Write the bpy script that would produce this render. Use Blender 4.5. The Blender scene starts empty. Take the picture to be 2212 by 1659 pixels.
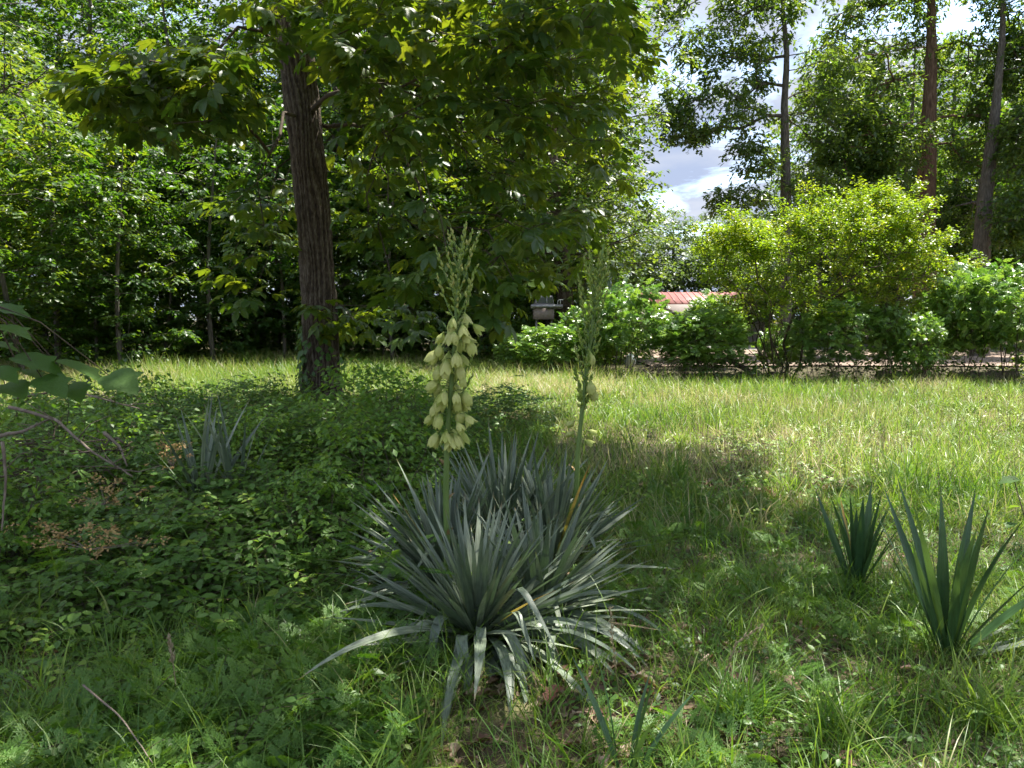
import bpy, math
import numpy as np
from mathutils import Vector, Matrix, Euler

R = math.radians
rng = np.random.default_rng(7)
scene = bpy.context.scene
col = scene.collection

# ------------------------------------------------------------------ camera, light, exposure
CAM_H = 1.55
PITCH = 4.9
FD = 1640.0                      # focal length in units of a 2212 px wide picture
cd = bpy.data.cameras.new('camera')
cd.sensor_width = 36.0
cd.lens = 36.0 * FD / 2212.0
cd.clip_start = 0.05
cd.clip_end = 2000
cam = bpy.data.objects.new('camera', cd)
cam.location = (0, 0, CAM_H)
cam.rotation_euler = (R(90 - PITCH), 0, 0)
col.objects.link(cam)
scene.camera = cam

SUN_EL, SUN_AZ = 69.0, 52.0
world = bpy.data.worlds.new('World')
scene.world = world
world.use_nodes = True
wn, wl = world.node_tree.nodes, world.node_tree.links
wn.clear()
wo = wn.new('ShaderNodeOutputWorld')
bg = wn.new('ShaderNodeBackground')
bg.inputs['Strength'].default_value = 0.15
sky = wn.new('ShaderNodeTexSky')
sky.sky_type = 'NISHITA'
sky.sun_disc = False
sky.sun_elevation = R(SUN_EL)
sky.sun_rotation = R(SUN_AZ)
sky.air_density = 1.0
sky.dust_density = 0.6
tc = wn.new('ShaderNodeTexCoord')
sep = wn.new('ShaderNodeSeparateXYZ')
wl.new(tc.outputs['Generated'], sep.inputs[0])
zz = wn.new('ShaderNodeMath'); zz.operation = 'ADD'; zz.inputs[1].default_value = 0.12
zc = wn.new('ShaderNodeMath'); zc.operation = 'MAXIMUM'; zc.inputs[1].default_value = 0.0
wl.new(sep.outputs[2], zc.inputs[0]); wl.new(zc.outputs[0], zz.inputs[0])
dx = wn.new('ShaderNodeMath'); dx.operation = 'DIVIDE'
dy = wn.new('ShaderNodeMath'); dy.operation = 'DIVIDE'
wl.new(sep.outputs[0], dx.inputs[0]); wl.new(zz.outputs[0], dx.inputs[1])
wl.new(sep.outputs[1], dy.inputs[0]); wl.new(zz.outputs[0], dy.inputs[1])
cmb = wn.new('ShaderNodeCombineXYZ')
wl.new(dx.outputs[0], cmb.inputs[0]); wl.new(dy.outputs[0], cmb.inputs[1])
cn = wn.new('ShaderNodeTexNoise')
cn.inputs['Scale'].default_value = 0.9
cn.inputs['Detail'].default_value = 9
cn.inputs['Roughness'].default_value = 0.58
cn.inputs['Distortion'].default_value = 0.35
wl.new(cmb.outputs[0], cn.inputs['Vector'])
cr = wn.new('ShaderNodeValToRGB')
cr.color_ramp.elements[0].position = 0.26; cr.color_ramp.elements[0].color = (0, 0, 0, 1)
cr.color_ramp.elements[1].position = 0.46; cr.color_ramp.elements[1].color = (1, 1, 1, 1)
wl.new(cn.outputs[0], cr.inputs[0])
cn2 = wn.new('ShaderNodeTexNoise')
cn2.inputs['Scale'].default_value = 2.3
cn2.inputs['Detail'].default_value = 7
wl.new(cmb.outputs[0], cn2.inputs['Vector'])
cr2 = wn.new('ShaderNodeValToRGB')
cr2.color_ramp.elements[0].position = 0.35; cr2.color_ramp.elements[0].color = (0.62, 0.74, 1.02, 1)
cr2.color_ramp.elements[1].position = 0.68; cr2.color_ramp.elements[1].color = (0.98, 1.03, 1.15, 1)
wl.new(cn2.outputs[0], cr2.inputs[0])
cm = wn.new('ShaderNodeMix'); cm.data_type = 'RGBA'
wl.new(cr.outputs[0], cm.inputs[0])
wl.new(sky.outputs[0], cm.inputs[6])
wl.new(cr2.outputs[0], cm.inputs[7])
wl.new(cm.outputs[2], bg.inputs['Color'])
wl.new(bg.outputs[0], wo.inputs['Surface'])

sd = bpy.data.lights.new('sun', 'SUN')
sd.energy = 2.55
sd.angle = R(0.5)
sd.color = (1.0, 0.95, 0.86)
sun = bpy.data.objects.new('sun', sd)
sdir = Vector((math.cos(R(SUN_EL)) * math.sin(R(SUN_AZ)), math.cos(R(SUN_EL)) * math.cos(R(SUN_AZ)), math.sin(R(SUN_EL))))
sun.rotation_euler = sdir.to_track_quat('Z', 'Y').to_euler()
sun.location = sdir * 100
col.objects.link(sun)

vs = scene.view_settings
vs.view_transform = 'Standard'
vs.look = 'None'
vs.gamma = 1
vs.use_curve_mapping = False
vs.exposure = 2.5
scene.render.engine = 'CYCLES'
cy = scene.cycles
cy.max_bounces = 7
cy.diffuse_bounces = 4
cy.glossy_bounces = 2
cy.transmission_bounces = 4
cy.transparent_max_bounces = 4
cy.caustics_reflective = False
cy.caustics_refractive = False
cy.sample_clamp_indirect = 4
cy.use_denoising = True
cy.denoising_prefilter = 'FAST'
cy.use_adaptive_sampling = True
cy.adaptive_threshold = 0.015

# ------------------------------------------------------------------ helpers
cp, sp = math.cos(R(PITCH)), math.sin(R(PITCH))
def at(xd, yd, Y):
    """point at depth Y (metres forward) seen at picture position xd, yd (2212 x 1659 units)"""
    a = (xd - 1106.0) / FD
    b = -(yd - 829.5) / FD
    d = np.array([a, cp + b * sp, -sp + b * cp])
    return np.array([0, 0, CAM_H]) + d * (Y / d[1])

def vn2(x, y, seed=0):
    """2-D value noise 0..1"""
    xi = np.floor(x).astype(np.int64); yi = np.floor(y).astype(np.int64)
    fx = x - xi; fy = y - yi
    fx = fx * fx * (3 - 2 * fx); fy = fy * fy * (3 - 2 * fy)
    def h(i, j):
        n = (i * 374761393 + j * 668265263 + seed * 1442695041) & 0x7fffffff
        n = ((n ^ (n >> 13)) * 1274126177) & 0x7fffffff
        return ((n ^ (n >> 16)) & 0xffff) / 65535.0
    return (h(xi, yi) * (1 - fx) + h(xi + 1, yi) * fx) * (1 - fy) + (h(xi, yi + 1) * (1 - fx) + h(xi + 1, yi + 1) * fx) * fy

def fbm(x, y, o=4, seed=0):
    s, a, t = 0, 0.5, 0
    for k in range(o):
        s = s + a * vn2(x * 2 ** k, y * 2 ** k, seed + k * 17); t += a; a *= 0.5
    return s / t

def gh(x, y):
    """ground height"""
    x = np.asarray(x, float); y = np.asarray(y, float)
    h = (fbm(x * 0.35 + 40, y * 0.35 + 40, 3, 3) - 0.5) * 0.22
    h = h + (fbm(x * 1.7, y * 1.7, 2, 9) - 0.5) * 0.06
    near = np.clip((y - 21.0) / 2.0, 0, 1)
    return h * (1 - 0.85 * near)

def gpt(xd, yd):
    """where the sight line through xd, yd meets the ground (flat)"""
    Y = 1.0
    a = (xd - 1106.0) / FD; b = -(yd - 829.5) / FD
    d = np.array([a, cp + b * sp, -sp + b * cp])
    t = CAM_H / -d[2]
    p = np.array([0, 0, CAM_H]) + d * t
    p[2] = gh(p[0], p[1])
    return p

class Acc:
    """collects faces; builds one mesh"""
    def __init__(s):
        s.V, s.LI, s.LT, s.RN, s.T, s.n = [], [], [], [], [], 0
    def add(s, verts, faces, rn=0.5, t=None):
        """verts (k,3); faces list of index tuples"""
        verts = np.asarray(verts, float)
        s.V.append(verts)
        lt = np.array([len(f) for f in faces]); li = np.array([i for f in faces for i in f])
        s.LI.append(li + s.n); s.LT.append(lt)
        s.RN.append(np.full(len(faces), rn)); s.T.append(np.zeros(len(verts)) if t is None else np.asarray(t, float))
        s.n += len(verts)
    def stamp(s, tv, tf, pos, M, sc, rn, tt=None, rj=0.0):
        """template verts tv (k,3), faces tf, n copies: pos (n,3), M (n,3,3) columns = axes, sc (n,)"""
        n, k = len(pos), len(tv)
        if n == 0: return
        sc = np.asarray(sc, float)
        if sc.ndim == 0: sc = np.full(n, float(sc))
        loc = tv[None] * (sc[:, None, None] if sc.ndim == 1 else sc[:, None, :])
        W = np.einsum('nij,nkj->nki', M, loc) + pos[:, None, :]
        s.V.append(W.reshape(-1, 3))
        lt = np.array([len(f) for f in tf]); li = np.array([i for f in tf for i in f])
        s.LI.append((li[None] + (np.arange(n) * k)[:, None] + s.n).ravel())
        s.LT.append(np.tile(lt, n))
        r = np.repeat(np.asarray(rn, float), len(tf))
        if rj: r = np.clip(r + rng.normal(0, rj, len(r)), 0, 1)
        s.RN.append(r)
        s.T.append(np.tile(np.zeros(k) if tt is None else tt, n))
        s.n += n * k
    def mesh(s, name, mat, smooth=False):
        me = bpy.data.meshes.new(name)
        V = np.concatenate(s.V); LI = np.concatenate(s.LI); LT = np.concatenate(s.LT)
        me.vertices.add(len(V)); me.vertices.foreach_set('co', V.astype(np.float32).ravel())
        me.loops.add(len(LI)); me.loops.foreach_set('vertex_index', LI.astype(np.int32))
        me.polygons.add(len(LT))
        st = np.zeros(len(LT), np.int32); st[1:] = np.cumsum(LT)[:-1]
        me.polygons.foreach_set('loop_start', st)
        me.polygons.foreach_set('loop_total', LT.astype(np.int32))
        if smooth: me.polygons.foreach_set('use_smooth', np.ones(len(LT), bool))
        me.update(calc_edges=True)
        a = me.attributes.new('rnd', 'FLOAT', 'FACE'); a.data.foreach_set('value', np.concatenate(s.RN).astype(np.float32))
        b = me.attributes.new('along', 'FLOAT', 'POINT'); b.data.foreach_set('value', np.concatenate(s.T).astype(np.float32))
        me.materials.append(mat)
        return me

def tag(o, label=None, cat=None, group=None, kind=None):
    if label: o['label'] = label
    if cat: o['category'] = cat
    if group: o['group'] = group
    if kind: o['kind'] = kind
    return o
def link(name, me, parent=None, loc=None):
    o = bpy.data.objects.new(name, me); col.objects.link(o)
    if parent is not None: o.parent = parent
    if loc is not None: o.location = loc
    return o
def empty(name, loc=(0, 0, 0), rz=0):
    o = bpy.data.objects.new(name, None); o.empty_display_size = 0.2
    o.location = loc; o.rotation_euler = (0, 0, rz); col.objects.link(o); return o
def copy_tree(o, parent=None):
    c = o.copy(); col.objects.link(c)
    if parent is not None: c.parent = parent
    for ch in [k for k in bpy.data.objects if k.parent == o]:
        copy_tree(ch, c)
    return c

def norm(v):
    return v / np.maximum(np.linalg.norm(v, axis=-1, keepdims=True), 1e-9)
def frames(fwd, upish):
    """rotation matrices with local Y = fwd, local Z close to upish"""
    y = norm(fwd); x = norm(np.cross(y, upish)); z = np.cross(x, y)
    return np.stack([x, y, z], axis=2)
def rand_frames(n, droop=(0.0, 0.6), tilt=0.45, az=None):
    a = rng.uniform(0, 2 * math.pi, n) if az is None else az
    d = rng.uniform(droop[0], droop[1], n)
    f = np.stack([np.cos(a) * np.cos(d), np.sin(a) * np.cos(d), -np.sin(d)], 1)
    u = np.stack([rng.normal(0, tilt, n), rng.normal(0, tilt, n), np.ones(n)], 1)
    return frames(f, u)

def tube(acc, pts, rad, sides=6, rn=0.5, cap=True):
    pts = np.asarray(pts, float); rad = np.asarray(rad, float) * np.ones(len(pts))
    d = np.gradient(pts, axis=0); d = norm(d)
    ref = np.array([0, 0, 1.0]) if abs(d[0][2]) < 0.9 else np.array([1.0, 0, 0])
    vs_ = []
    for p, t, r in zip(pts, d, rad):
        x = np.cross(t, ref); x /= max(np.linalg.norm(x), 1e-9); y = np.cross(t, x)
        a = np.arange(sides) / sides * 2 * math.pi
        vs_.append(p + r * (np.cos(a)[:, None] * x + np.sin(a)[:, None] * y))
        ref = np.cross(x, t)
    V = np.concatenate(vs_); F = []
    for i in range(len(pts) - 1):
        for j in range(sides):
            F.append((i * sides + j, i * sides + (j + 1) % sides, (i + 1) * sides + (j + 1) % sides, (i + 1) * sides + j))
    if cap:
        F.append(tuple(range(sides))[::-1]); F.append(tuple((len(pts) - 1) * sides + k for k in range(sides)))
    acc.add(V, F, rn, np.repeat(np.linspace(0, 1, len(pts)), sides))

def sticks(acc, A, B, ra, rb, sides=4, rn=None):
    """n straight tapered sticks A->B at once"""
    n = len(A)
    if n == 0: return
    t = norm(B - A)
    ref = np.where(np.abs(t[:, 2:3]) < 0.9, np.array([[0, 0, 1.0]]), np.array([[1.0, 0, 0]]))
    x = norm(np.cross(t, ref)); y = np.cross(t, x)
    a = np.arange(sides) / sides * 2 * math.pi
    ring = np.cos(a)[None, :, None] * x[:, None] + np.sin(a)[None, :, None] * y[:, None]
    ra = np.broadcast_to(ra, n); rb = np.broadcast_to(rb, n)
    V = np.concatenate([A[:, None] + ring * ra[:, None, None], B[:, None] + ring * rb[:, None, None]], 1)
    acc.V.append(V.reshape(-1, 3))
    f = np.array([[j, (j + 1) % sides, sides + (j + 1) % sides, sides + j] for j in range(sides)])
    acc.LI.append((f[None] + (np.arange(n) * 2 * sides)[:, None, None] + acc.n).ravel())
    acc.LT.append(np.full(n * sides, 4))
    acc.RN.append(np.repeat(rng.random(n) if rn is None else rn, sides))
    acc.T.append(np.zeros(n * 2 * sides))
    acc.n += n * 2 * sides

def ribbons(acc, base, az, th0, bend, length, width, nseg=3, rn=None, prof=None, twist=0.5):
    """n curved grass blades; th0 = lean from vertical at the base, bend = extra lean gained on the way to the tip"""
    n = len(base)
    if n == 0: return
    t = np.linspace(0, 1, nseg + 1)
    if prof is None: prof = np.clip(1.15 * (1 - t ** 1.6), 0, 1)
    th = th0[:, None] + bend[:, None] * t[None]
    thm = (th[:, 1:] + th[:, :-1]) / 2
    ds = (length / nseg)[:, None]
    h = np.concatenate([np.zeros((n, 1)), np.cumsum(np.sin(thm) * ds, 1)], 1)
    v = np.concatenate([np.zeros((n, 1)), np.cumsum(np.cos(thm) * ds, 1)], 1)
    dirv = np.stack([np.cos(az), np.sin(az)], 1)
    C = np.empty((n, nseg + 1, 3))
    C[..., 0] = base[:, 0:1] + h * dirv[:, 0:1]; C[..., 1] = base[:, 1:2] + h * dirv[:, 1:2]; C[..., 2] = base[:, 2:3] + v
    tw = rng.normal(0, twist, n)
    side = np.stack([-np.sin(az + tw), np.cos(az + tw), rng.normal(0, .15, n)], 1)
    w = width[:, None] * prof[None] * 0.5
    L = C[:, :-1] + side[:, None] * w[:, :-1, None]
    Rr = C[:, :-1] - side[:, None] * w[:, :-1, None]
    k = nseg * 2 + 1
    V = np.empty((n, k, 3))
    V[:, 0:nseg * 2:2] = L; V[:, 1:nseg * 2:2] = Rr; V[:, -1] = C[:, -1]
    f, lt = [], []
    for i in range(nseg - 1):
        f += [2 * i, 2 * i + 1, 2 * i + 3, 2 * i + 2]; lt.append(4)
    f += [2 * nseg - 2, 2 * nseg - 1, 2 * nseg]; lt.append(3)
    f = np.array(f)
    acc.V.append(V.reshape(-1, 3))
    acc.LI.append((f[None] + (np.arange(n) * k)[:, None] + acc.n).ravel())
    acc.LT.append(np.tile(lt, n))
    acc.RN.append(np.repeat(rng.random(n) if rn is None else rn, len(lt)))
    tt = np.concatenate([np.repeat(t[:-1], 2), [1.0]])
    acc.T.append(np.tile(tt, n)); acc.n += n * k

# ------------------------------------------------------------------ materials
def attr(nt, name):
    a = nt.nodes.new('ShaderNodeAttribute'); a.attribute_name = name; return a
def ramp(nt, cols):
    r = nt.nodes.new('ShaderNodeValToRGB')
    e = r.color_ramp.elements
    while len(e) < len(cols): e.new(0.5)
    for i, (p, c) in enumerate(cols):
        e[i].position = p; e[i].color = (*c, 1)
    return r
def leaf_mat(name, cols, tcols, trans=0.4, rough=0.42, spec=0.5, along=None, noise=0.0, obj=0.22, streak=0.0):
    m = bpy.data.materials.new(name); m.use_nodes = True
    nt = m.node_tree; N, L = nt.nodes, nt.links
    N.clear()
    out = N.new('ShaderNodeOutputMaterial')
    p = N.new('ShaderNodeBsdfPrincipled'); p.inputs['Roughness'].default_value = rough
    p.inputs['Specular IOR Level'].default_value = spec
    tr = N.new('ShaderNodeBsdfTranslucent')
    mx = N.new('ShaderNodeMixShader'); mx.inputs[0].default_value = trans
    a = attr(nt, 'rnd')
    r1 = ramp(nt, cols); r2 = ramp(nt, tcols)
    oi = N.new('ShaderNodeObjectInfo')
    ad = N.new('ShaderNodeMath'); ad.operation = 'MULTIPLY_ADD'; ad.inputs[1].default_value = obj; 
    L.new(oi.outputs['Random'], ad.inputs[0])
    sb = N.new('ShaderNodeMath'); sb.operation = 'SUBTRACT'; sb.inputs[1].default_value = obj / 2
    L.new(a.outputs['Fac'], sb.inputs[0]); L.new(sb.outputs[0], ad.inputs[2])
    L.new(ad.outputs[0], r1.inputs[0]); L.new(ad.outputs[0], r2.inputs[0])
    c1, c2 = r1.outputs[0], r2.outputs[0]
    if along:
        al = attr(nt, 'along'); rr = ramp(nt, along)
        L.new(al.outputs['Fac'], rr.inputs[0])
        for k, c in ((1, c1), (2, c2)):
            mm = N.new('ShaderNodeMix'); mm.data_type = 'RGBA'; mm.blend_type = 'MULTIPLY'; mm.inputs[0].default_value = 1
            L.new(c, mm.inputs[6]); L.new(rr.outputs[0], mm.inputs[7])
            if k == 1: c1 = mm.outputs[2]
            else: c2 = mm.outputs[2]
    if streak:
        tcs = N.new('ShaderNodeTexCoord'); mps = N.new('ShaderNodeMapping'); mps.inputs['Scale'].default_value = (260, 2.2, 40)
        ns = N.new('ShaderNodeTexNoise'); ns.inputs['Scale'].default_value = 1.0; ns.inputs['Detail'].default_value = 3
        L.new(tcs.outputs['Object'], mps.inputs[0]); L.new(mps.outputs[0], ns.inputs['Vector'])
        rr = ramp(nt, [(0.32, (1 - streak,) * 3), (0.68, (1 + streak, 1 + streak, 1 + streak * .9))]); L.new(ns.outputs[0], rr.inputs[0])
        mm = N.new('ShaderNodeMix'); mm.data_type = 'RGBA'; mm.blend_type = 'MULTIPLY'; mm.inputs[0].default_value = 1
        L.new(c1, mm.inputs[6]); L.new(rr.outputs[0], mm.inputs[7]); c1 = mm.outputs[2]
    if noise:
        tcn = N.new('ShaderNodeTexCoord'); nz = N.new('ShaderNodeTexNoise'); nz.inputs['Scale'].default_value = noise; nz.inputs['Detail'].default_value = 4
        L.new(tcn.outputs['Object'], nz.inputs['Vector'])
        rr = ramp(nt, [(0.3, (0.62, 0.66, 0.62)), (0.7, (1.25, 1.2, 1.15))]); L.new(nz.outputs[0], rr.inputs[0])
        mm = N.new('ShaderNodeMix'); mm.data_type = 'RGBA'; mm.blend_type = 'MULTIPLY'; mm.inputs[0].default_value = 1
        L.new(c1, mm.inputs[6]); L.new(rr.outputs[0], mm.inputs[7]); c1 = mm.outputs[2]
    L.new(c1, p.inputs['Base Color']); L.new(c2, tr.inputs['Color'])
    L.new(p.outputs[0], mx.inputs[1]); L.new(tr.outputs[0], mx.inputs[2])
    L.new(mx.outputs[0], out.inputs[0])
    return m
def noise_mat(name, cols, scale=5.0, stretch=(1, 1, 1), rough=0.85, bump=0.3, bscale=None, detail=8, spec=0.3, use_rnd=0.0, metallic=0):
    m = bpy.data.materials.new(name); m.use_nodes = True
    nt = m.node_tree; N, L = nt.nodes, nt.links
    p = N['Principled BSDF']; p.inputs['Roughness'].default_value = rough; p.inputs['Specular IOR Level'].default_value = spec
    p.inputs['Metallic'].default_value = metallic
    tcn = N.new('ShaderNodeTexCoord'); mp = N.new('ShaderNodeMapping'); mp.inputs['Scale'].default_value = stretch
    L.new(tcn.outputs['Object'], mp.inputs[0])
    nz = N.new('ShaderNodeTexNoise'); nz.inputs['Scale'].default_value = scale; nz.inputs['Detail'].default_value = detail; nz.inputs['Roughness'].default_value = 0.62
    L.new(mp.outputs[0], nz.inputs['Vector'])
    fac = nz.outputs[0]
    if use_rnd:
        a = attr(nt, 'rnd'); ma = N.new('ShaderNodeMath'); ma.operation = 'MULTIPLY_ADD'; ma.inputs[1].default_value = use_rnd
        su = N.new('ShaderNodeMath'); su.operation = 'SUBTRACT'; su.inputs[1].default_value = use_rnd * 0.5
        L.new(a.outputs['Fac'], ma.inputs[0]); L.new(fac, ma.inputs[2]); L.new(ma.outputs[0], su.inputs[0]); fac = su.outputs[0]
    r = ramp(nt, cols); L.new(fac, r.inputs[0]); L.new(r.outputs[0], p.inputs['Base Color'])
    if bump:
        n2 = N.new('ShaderNodeTexNoise'); n2.inputs['Scale'].default_value = bscale or scale * 3; n2.inputs['Detail'].default_value = 6
        L.new(mp.outputs[0], n2.inputs['Vector'])
        b = N.new('ShaderNodeBump'); b.inputs['Strength'].default_value = bump; b.inputs['Distance'].default_value = 0.02
        L.new(n2.outputs[0], b.inputs['Height']); L.new(b.outputs[0], p.inputs['Normal'])
    return m

M = {}
M['bark'] = noise_mat('bark', [(0.3, (0.030, 0.020, 0.014)), (0.48, (0.085, 0.062, 0.043)), (0.62, (0.15, 0.12, 0.088)), (0.78, (0.24, 0.20, 0.15))], 16, (3.4, 3.4, 0.8), 0.9, 1.0, 42, use_rnd=0.4)
M['bark_grey'] = noise_mat('bark_grey', [(0.3, (0.05, 0.042, 0.034)), (0.55, (0.13, 0.115, 0.095)), (0.75, (0.22, 0.20, 0.17))], 6, (4, 4, 0.8), 0.9, 0.8, 30)
M['bark_red'] = noise_mat('bark_red', [(0.3, (0.06, 0.035, 0.022)), (0.55, (0.16, 0.10, 0.065)), (0.75, (0.26, 0.18, 0.12))], 5, (4, 4, 0.6), 0.9, 0.9, 22)
M['twig'] = noise_mat('twig', [(0.3, (0.05, 0.035, 0.025)), (0.7, (0.13, 0.10, 0.07))], 9, rough=0.85, bump=0.2)
M['dead_wood'] = noise_mat('dead_wood', [(0.3, (0.10, 0.075, 0.055)), (0.55, (0.20, 0.16, 0.125)), (0.75, (0.32, 0.27, 0.22))], 12, (1, 1, 1), rough=0.9, bump=0.4, use_rnd=0.3)
M['hick'] = leaf_mat('hickory_leaf', [(0, (0.035, 0.080, 0.022)), (0.5, (0.05, 0.105, 0.026)), (1, (0.075, 0.13, 0.026))],
                     [(0, (0.14, 0.28, 0.010)), (0.5, (0.24, 0.37, 0.012)), (1, (0.38, 0.42, 0.018))], 0.36, 0.42, 0.5, noise=14, obj=.35)
M['forest'] = leaf_mat('wood_leaf', [(0, (0.032, 0.070, 0.022)), (0.5, (0.055, 0.112, 0.03)), (1, (0.10, 0.165, 0.034))],
                       [(0, (0.10, 0.26, 0.01)), (0.5, (0.20, 0.38, 0.012)), (1, (0.44, 0.52, 0.02))], 0.40, 0.42, 0.5, obj=0.5)
M['oak'] = leaf_mat('oak_leaf', [(0, (0.038, 0.078, 0.024)), (0.5, (0.055, 0.112, 0.028)), (1, (0.09, 0.15, 0.032))],
                    [(0, (0.14, 0.28, 0.02)), (1, (0.34, 0.46, 0.03))], 0.40, 0.38, 0.55, obj=0.4)
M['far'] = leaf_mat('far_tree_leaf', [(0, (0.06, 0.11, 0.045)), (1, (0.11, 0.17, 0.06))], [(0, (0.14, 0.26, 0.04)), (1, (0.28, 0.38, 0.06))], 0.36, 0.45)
M['myrtle'] = leaf_mat('yellow_shrub_leaf', [(0, (0.07, 0.145, 0.014)), (0.5, (0.13, 0.21, 0.018)), (0.9, (0.21, 0.27, 0.025)), (1, (0.34, 0.20, 0.06))],
                       [(0, (0.24, 0.42, 0.01)), (0.6, (0.42, 0.58, 0.015)), (1, (0.65, 0.52, 0.04))], 0.44, 0.36)
M['sumac'] = leaf_mat('sumac_leaf', [(0, (0.085, 0.17, 0.045)), (0.5, (0.14, 0.25, 0.06)), (1, (0.21, 0.32, 0.075))],
                      [(0, (0.16, 0.38, 0.03)), (1, (0.40, 0.58, 0.05))], 0.36, 0.28, 0.9)
M['vine'] = leaf_mat('vine_leaf', [(0, (0.05, 0.115, 0.026)), (0.5, (0.09, 0.185, 0.036)), (0.85, (0.145, 0.26, 0.045)), (1, (0.28, 0.38, 0.06))],
                     [(0, (0.12, 0.30, 0.015)), (1, (0.34, 0.52, 0.03))], 0.32, 0.42, 0.45)
M['fern'] = leaf_mat('feathery_leaf', [(0, (0.07, 0.165, 0.03)), (1, (0.16, 0.29, 0.045))], [(0, (0.16, 0.38, 0.015)), (1, (0.34, 0.52, 0.03))], 0.36, 0.5)
M['grass'] = leaf_mat('grass_blade', [(0, (0.05, 0.13, 0.018)), (0.35, (0.11, 0.21, 0.026)), (0.66, (0.20, 0.29, 0.045)), (0.82, (0.34, 0.34, 0.14)), (1, (0.48, 0.40, 0.24))],
                      [(0, (0.14, 0.32, 0.01)), (0.6, (0.34, 0.48, 0.05)), (1, (0.52, 0.48, 0.2))], 0.40, 0.42, 0.5)
M['straw'] = leaf_mat('dry_straw', [(0, (0.16, 0.115, 0.07)), (0.5, (0.28, 0.22, 0.13)), (1, (0.42, 0.35, 0.23))], [(0, (0.3, 0.24, 0.12)), (1, (0.45, 0.38, 0.2))], 0.2, 0.6)
M['litter'] = leaf_mat('dead_leaf', [(0, (0.12, 0.06, 0.04)), (0.5, (0.24, 0.15, 0.10)), (1, (0.36, 0.27, 0.21))], [(0, (0.25, 0.12, 0.05)), (1, (0.35, 0.22, 0.1))], 0.15, 0.6, noise=30)
M['red_leaf'] = leaf_mat('red_dead_leaf', [(0, (0.22, 0.07, 0.05)), (1, (0.36, 0.16, 0.13))], [(0, (0.35, 0.1, 0.05)), (1, (0.4, 0.15, 0.1))], 0.2, 0.55, noise=20)
ALONG = [(0.0, (0.55, 0.75, 0.45)), (0.12, (0.9, 0.95, 0.85)), (0.93, (1.05, 1.05, 1.0)), (0.98, (1.3, .8, .5))]
M['yucca'] = leaf_mat('yucca_blue', [(0, (0.10, 0.135, 0.108)), (0.6, (0.165, 0.205, 0.165)), (1, (0.27, 0.31, 0.25))],
                      [(0, (0.10, 0.18, 0.06)), (1, (0.16, 0.26, 0.09))], 0.14, 0.45, 0.5, along=ALONG, noise=5, streak=.38, obj=.7)
M['yucca_edge'] = leaf_mat('yucca_margin', [(0, (0.16, 0.22, 0.17)), (1, (0.26, 0.31, 0.24))], [(0, (0.16, 0.24, 0.1)), (1, (0.2, 0.3, 0.12))], 0.15, 0.5)
M['yucca_green'] = leaf_mat('yucca_green', [(0, (0.035, 0.085, 0.045)), (1, (0.065, 0.135, 0.06))], [(0, (0.10, 0.2, 0.03)), (1, (0.18, 0.3, 0.05))], 0.16, 0.4, 0.5, along=ALONG, noise=5, streak=.3, obj=.6)
M['yucca_yellow'] = leaf_mat('yucca_yellow', [(0, (0.42, 0.28, 0.07)), (1, (0.55, 0.42, 0.14))], [(0, (0.5, 0.35, 0.06)), (1, (0.5, 0.35, 0.06))], 0.2, 0.5, noise=20,
                              along=[(0, (0.35, 0.6, 0.5)), (0.45, (0.8, 0.9, 0.7)), (0.6, (1, 1, 1)), (1, (0.8, 0.55, 0.4))])
M['yucca_dead'] = leaf_mat('yucca_dead', [(0, (0.20, 0.13, 0.09)), (1, (0.36, 0.27, 0.18))], [(0, (0.3, 0.2, 0.1)), (1, (0.3, 0.2, 0.1))], 0.1, 0.6, noise=20)
M['stalk'] = noise_mat('stalk', [(0.35, (0.10, 0.17, 0.04)), (0.65, (0.17, 0.25, 0.07))], 9, (1, 1, .4), 0.5, 0.1)
M['bract'] = noise_mat('bract', [(0.35, (0.30, 0.18, 0.08)), (0.65, (0.45, 0.33, 0.17))], 12, rough=0.7, bump=0.1)
M['tepal'] = leaf_mat('tepal', [(0, (0.46, 0.52, 0.13)), (1, (0.70, 0.70, 0.28))], [(0, (0.55, 0.62, 0.25)), (1, (0.68, 0.7, 0.36))], 0.35, 0.5, 0.4,
                      along=[(0, (0.62, 0.8, 0.5)), (0.35, (1, 1, 1)), (1, (0.95, 1.0, 0.85))])
M['bud'] = leaf_mat('bud', [(0, (0.17, 0.27, 0.035)), (0.6, (0.30, 0.40, 0.07)), (1, (0.44, 0.44, 0.13))], [(0, (0.3, 0.4, 0.1)), (1, (0.4, 0.45, 0.15))], 0.2, 0.5)
M['bigleaf'] = leaf_mat('big_leaf', [(0, (0.06, 0.13, 0.03)), (1, (0.10, 0.19, 0.045))], [(0, (0.18, 0.36, 0.02)), (1, (0.3, 0.45, 0.04))], 0.35, 0.5, 0.35, noise=25)
M['bushleaf'] = leaf_mat('bush_leaf', [(0, (0.07, 0.15, 0.03)), (0.5, (0.12, 0.235, 0.04)), (1, (0.22, 0.36, 0.06))],
                     [(0, (0.16, 0.36, 0.02)), (1, (0.40, 0.58, 0.04))], 0.38, 0.42, 0.5)
M['rust'] = leaf_mat('dried_spray', [(0, (0.36, 0.20, 0.08)), (1, (0.52, 0.38, 0.16))], [(0, (0.4, 0.25, 0.1)), (1, (0.5, 0.35, 0.12))], 0.25, 0.6)
M['ground'] = noise_mat('soil', [(0.3, (0.035, 0.026, 0.018)), (0.5, (0.075, 0.06, 0.035)), (0.62, (0.10, 0.10, 0.04)), (0.75, (0.16, 0.14, 0.08))], 3.5, rough=0.95, bump=0.8, bscale=22)
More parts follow.
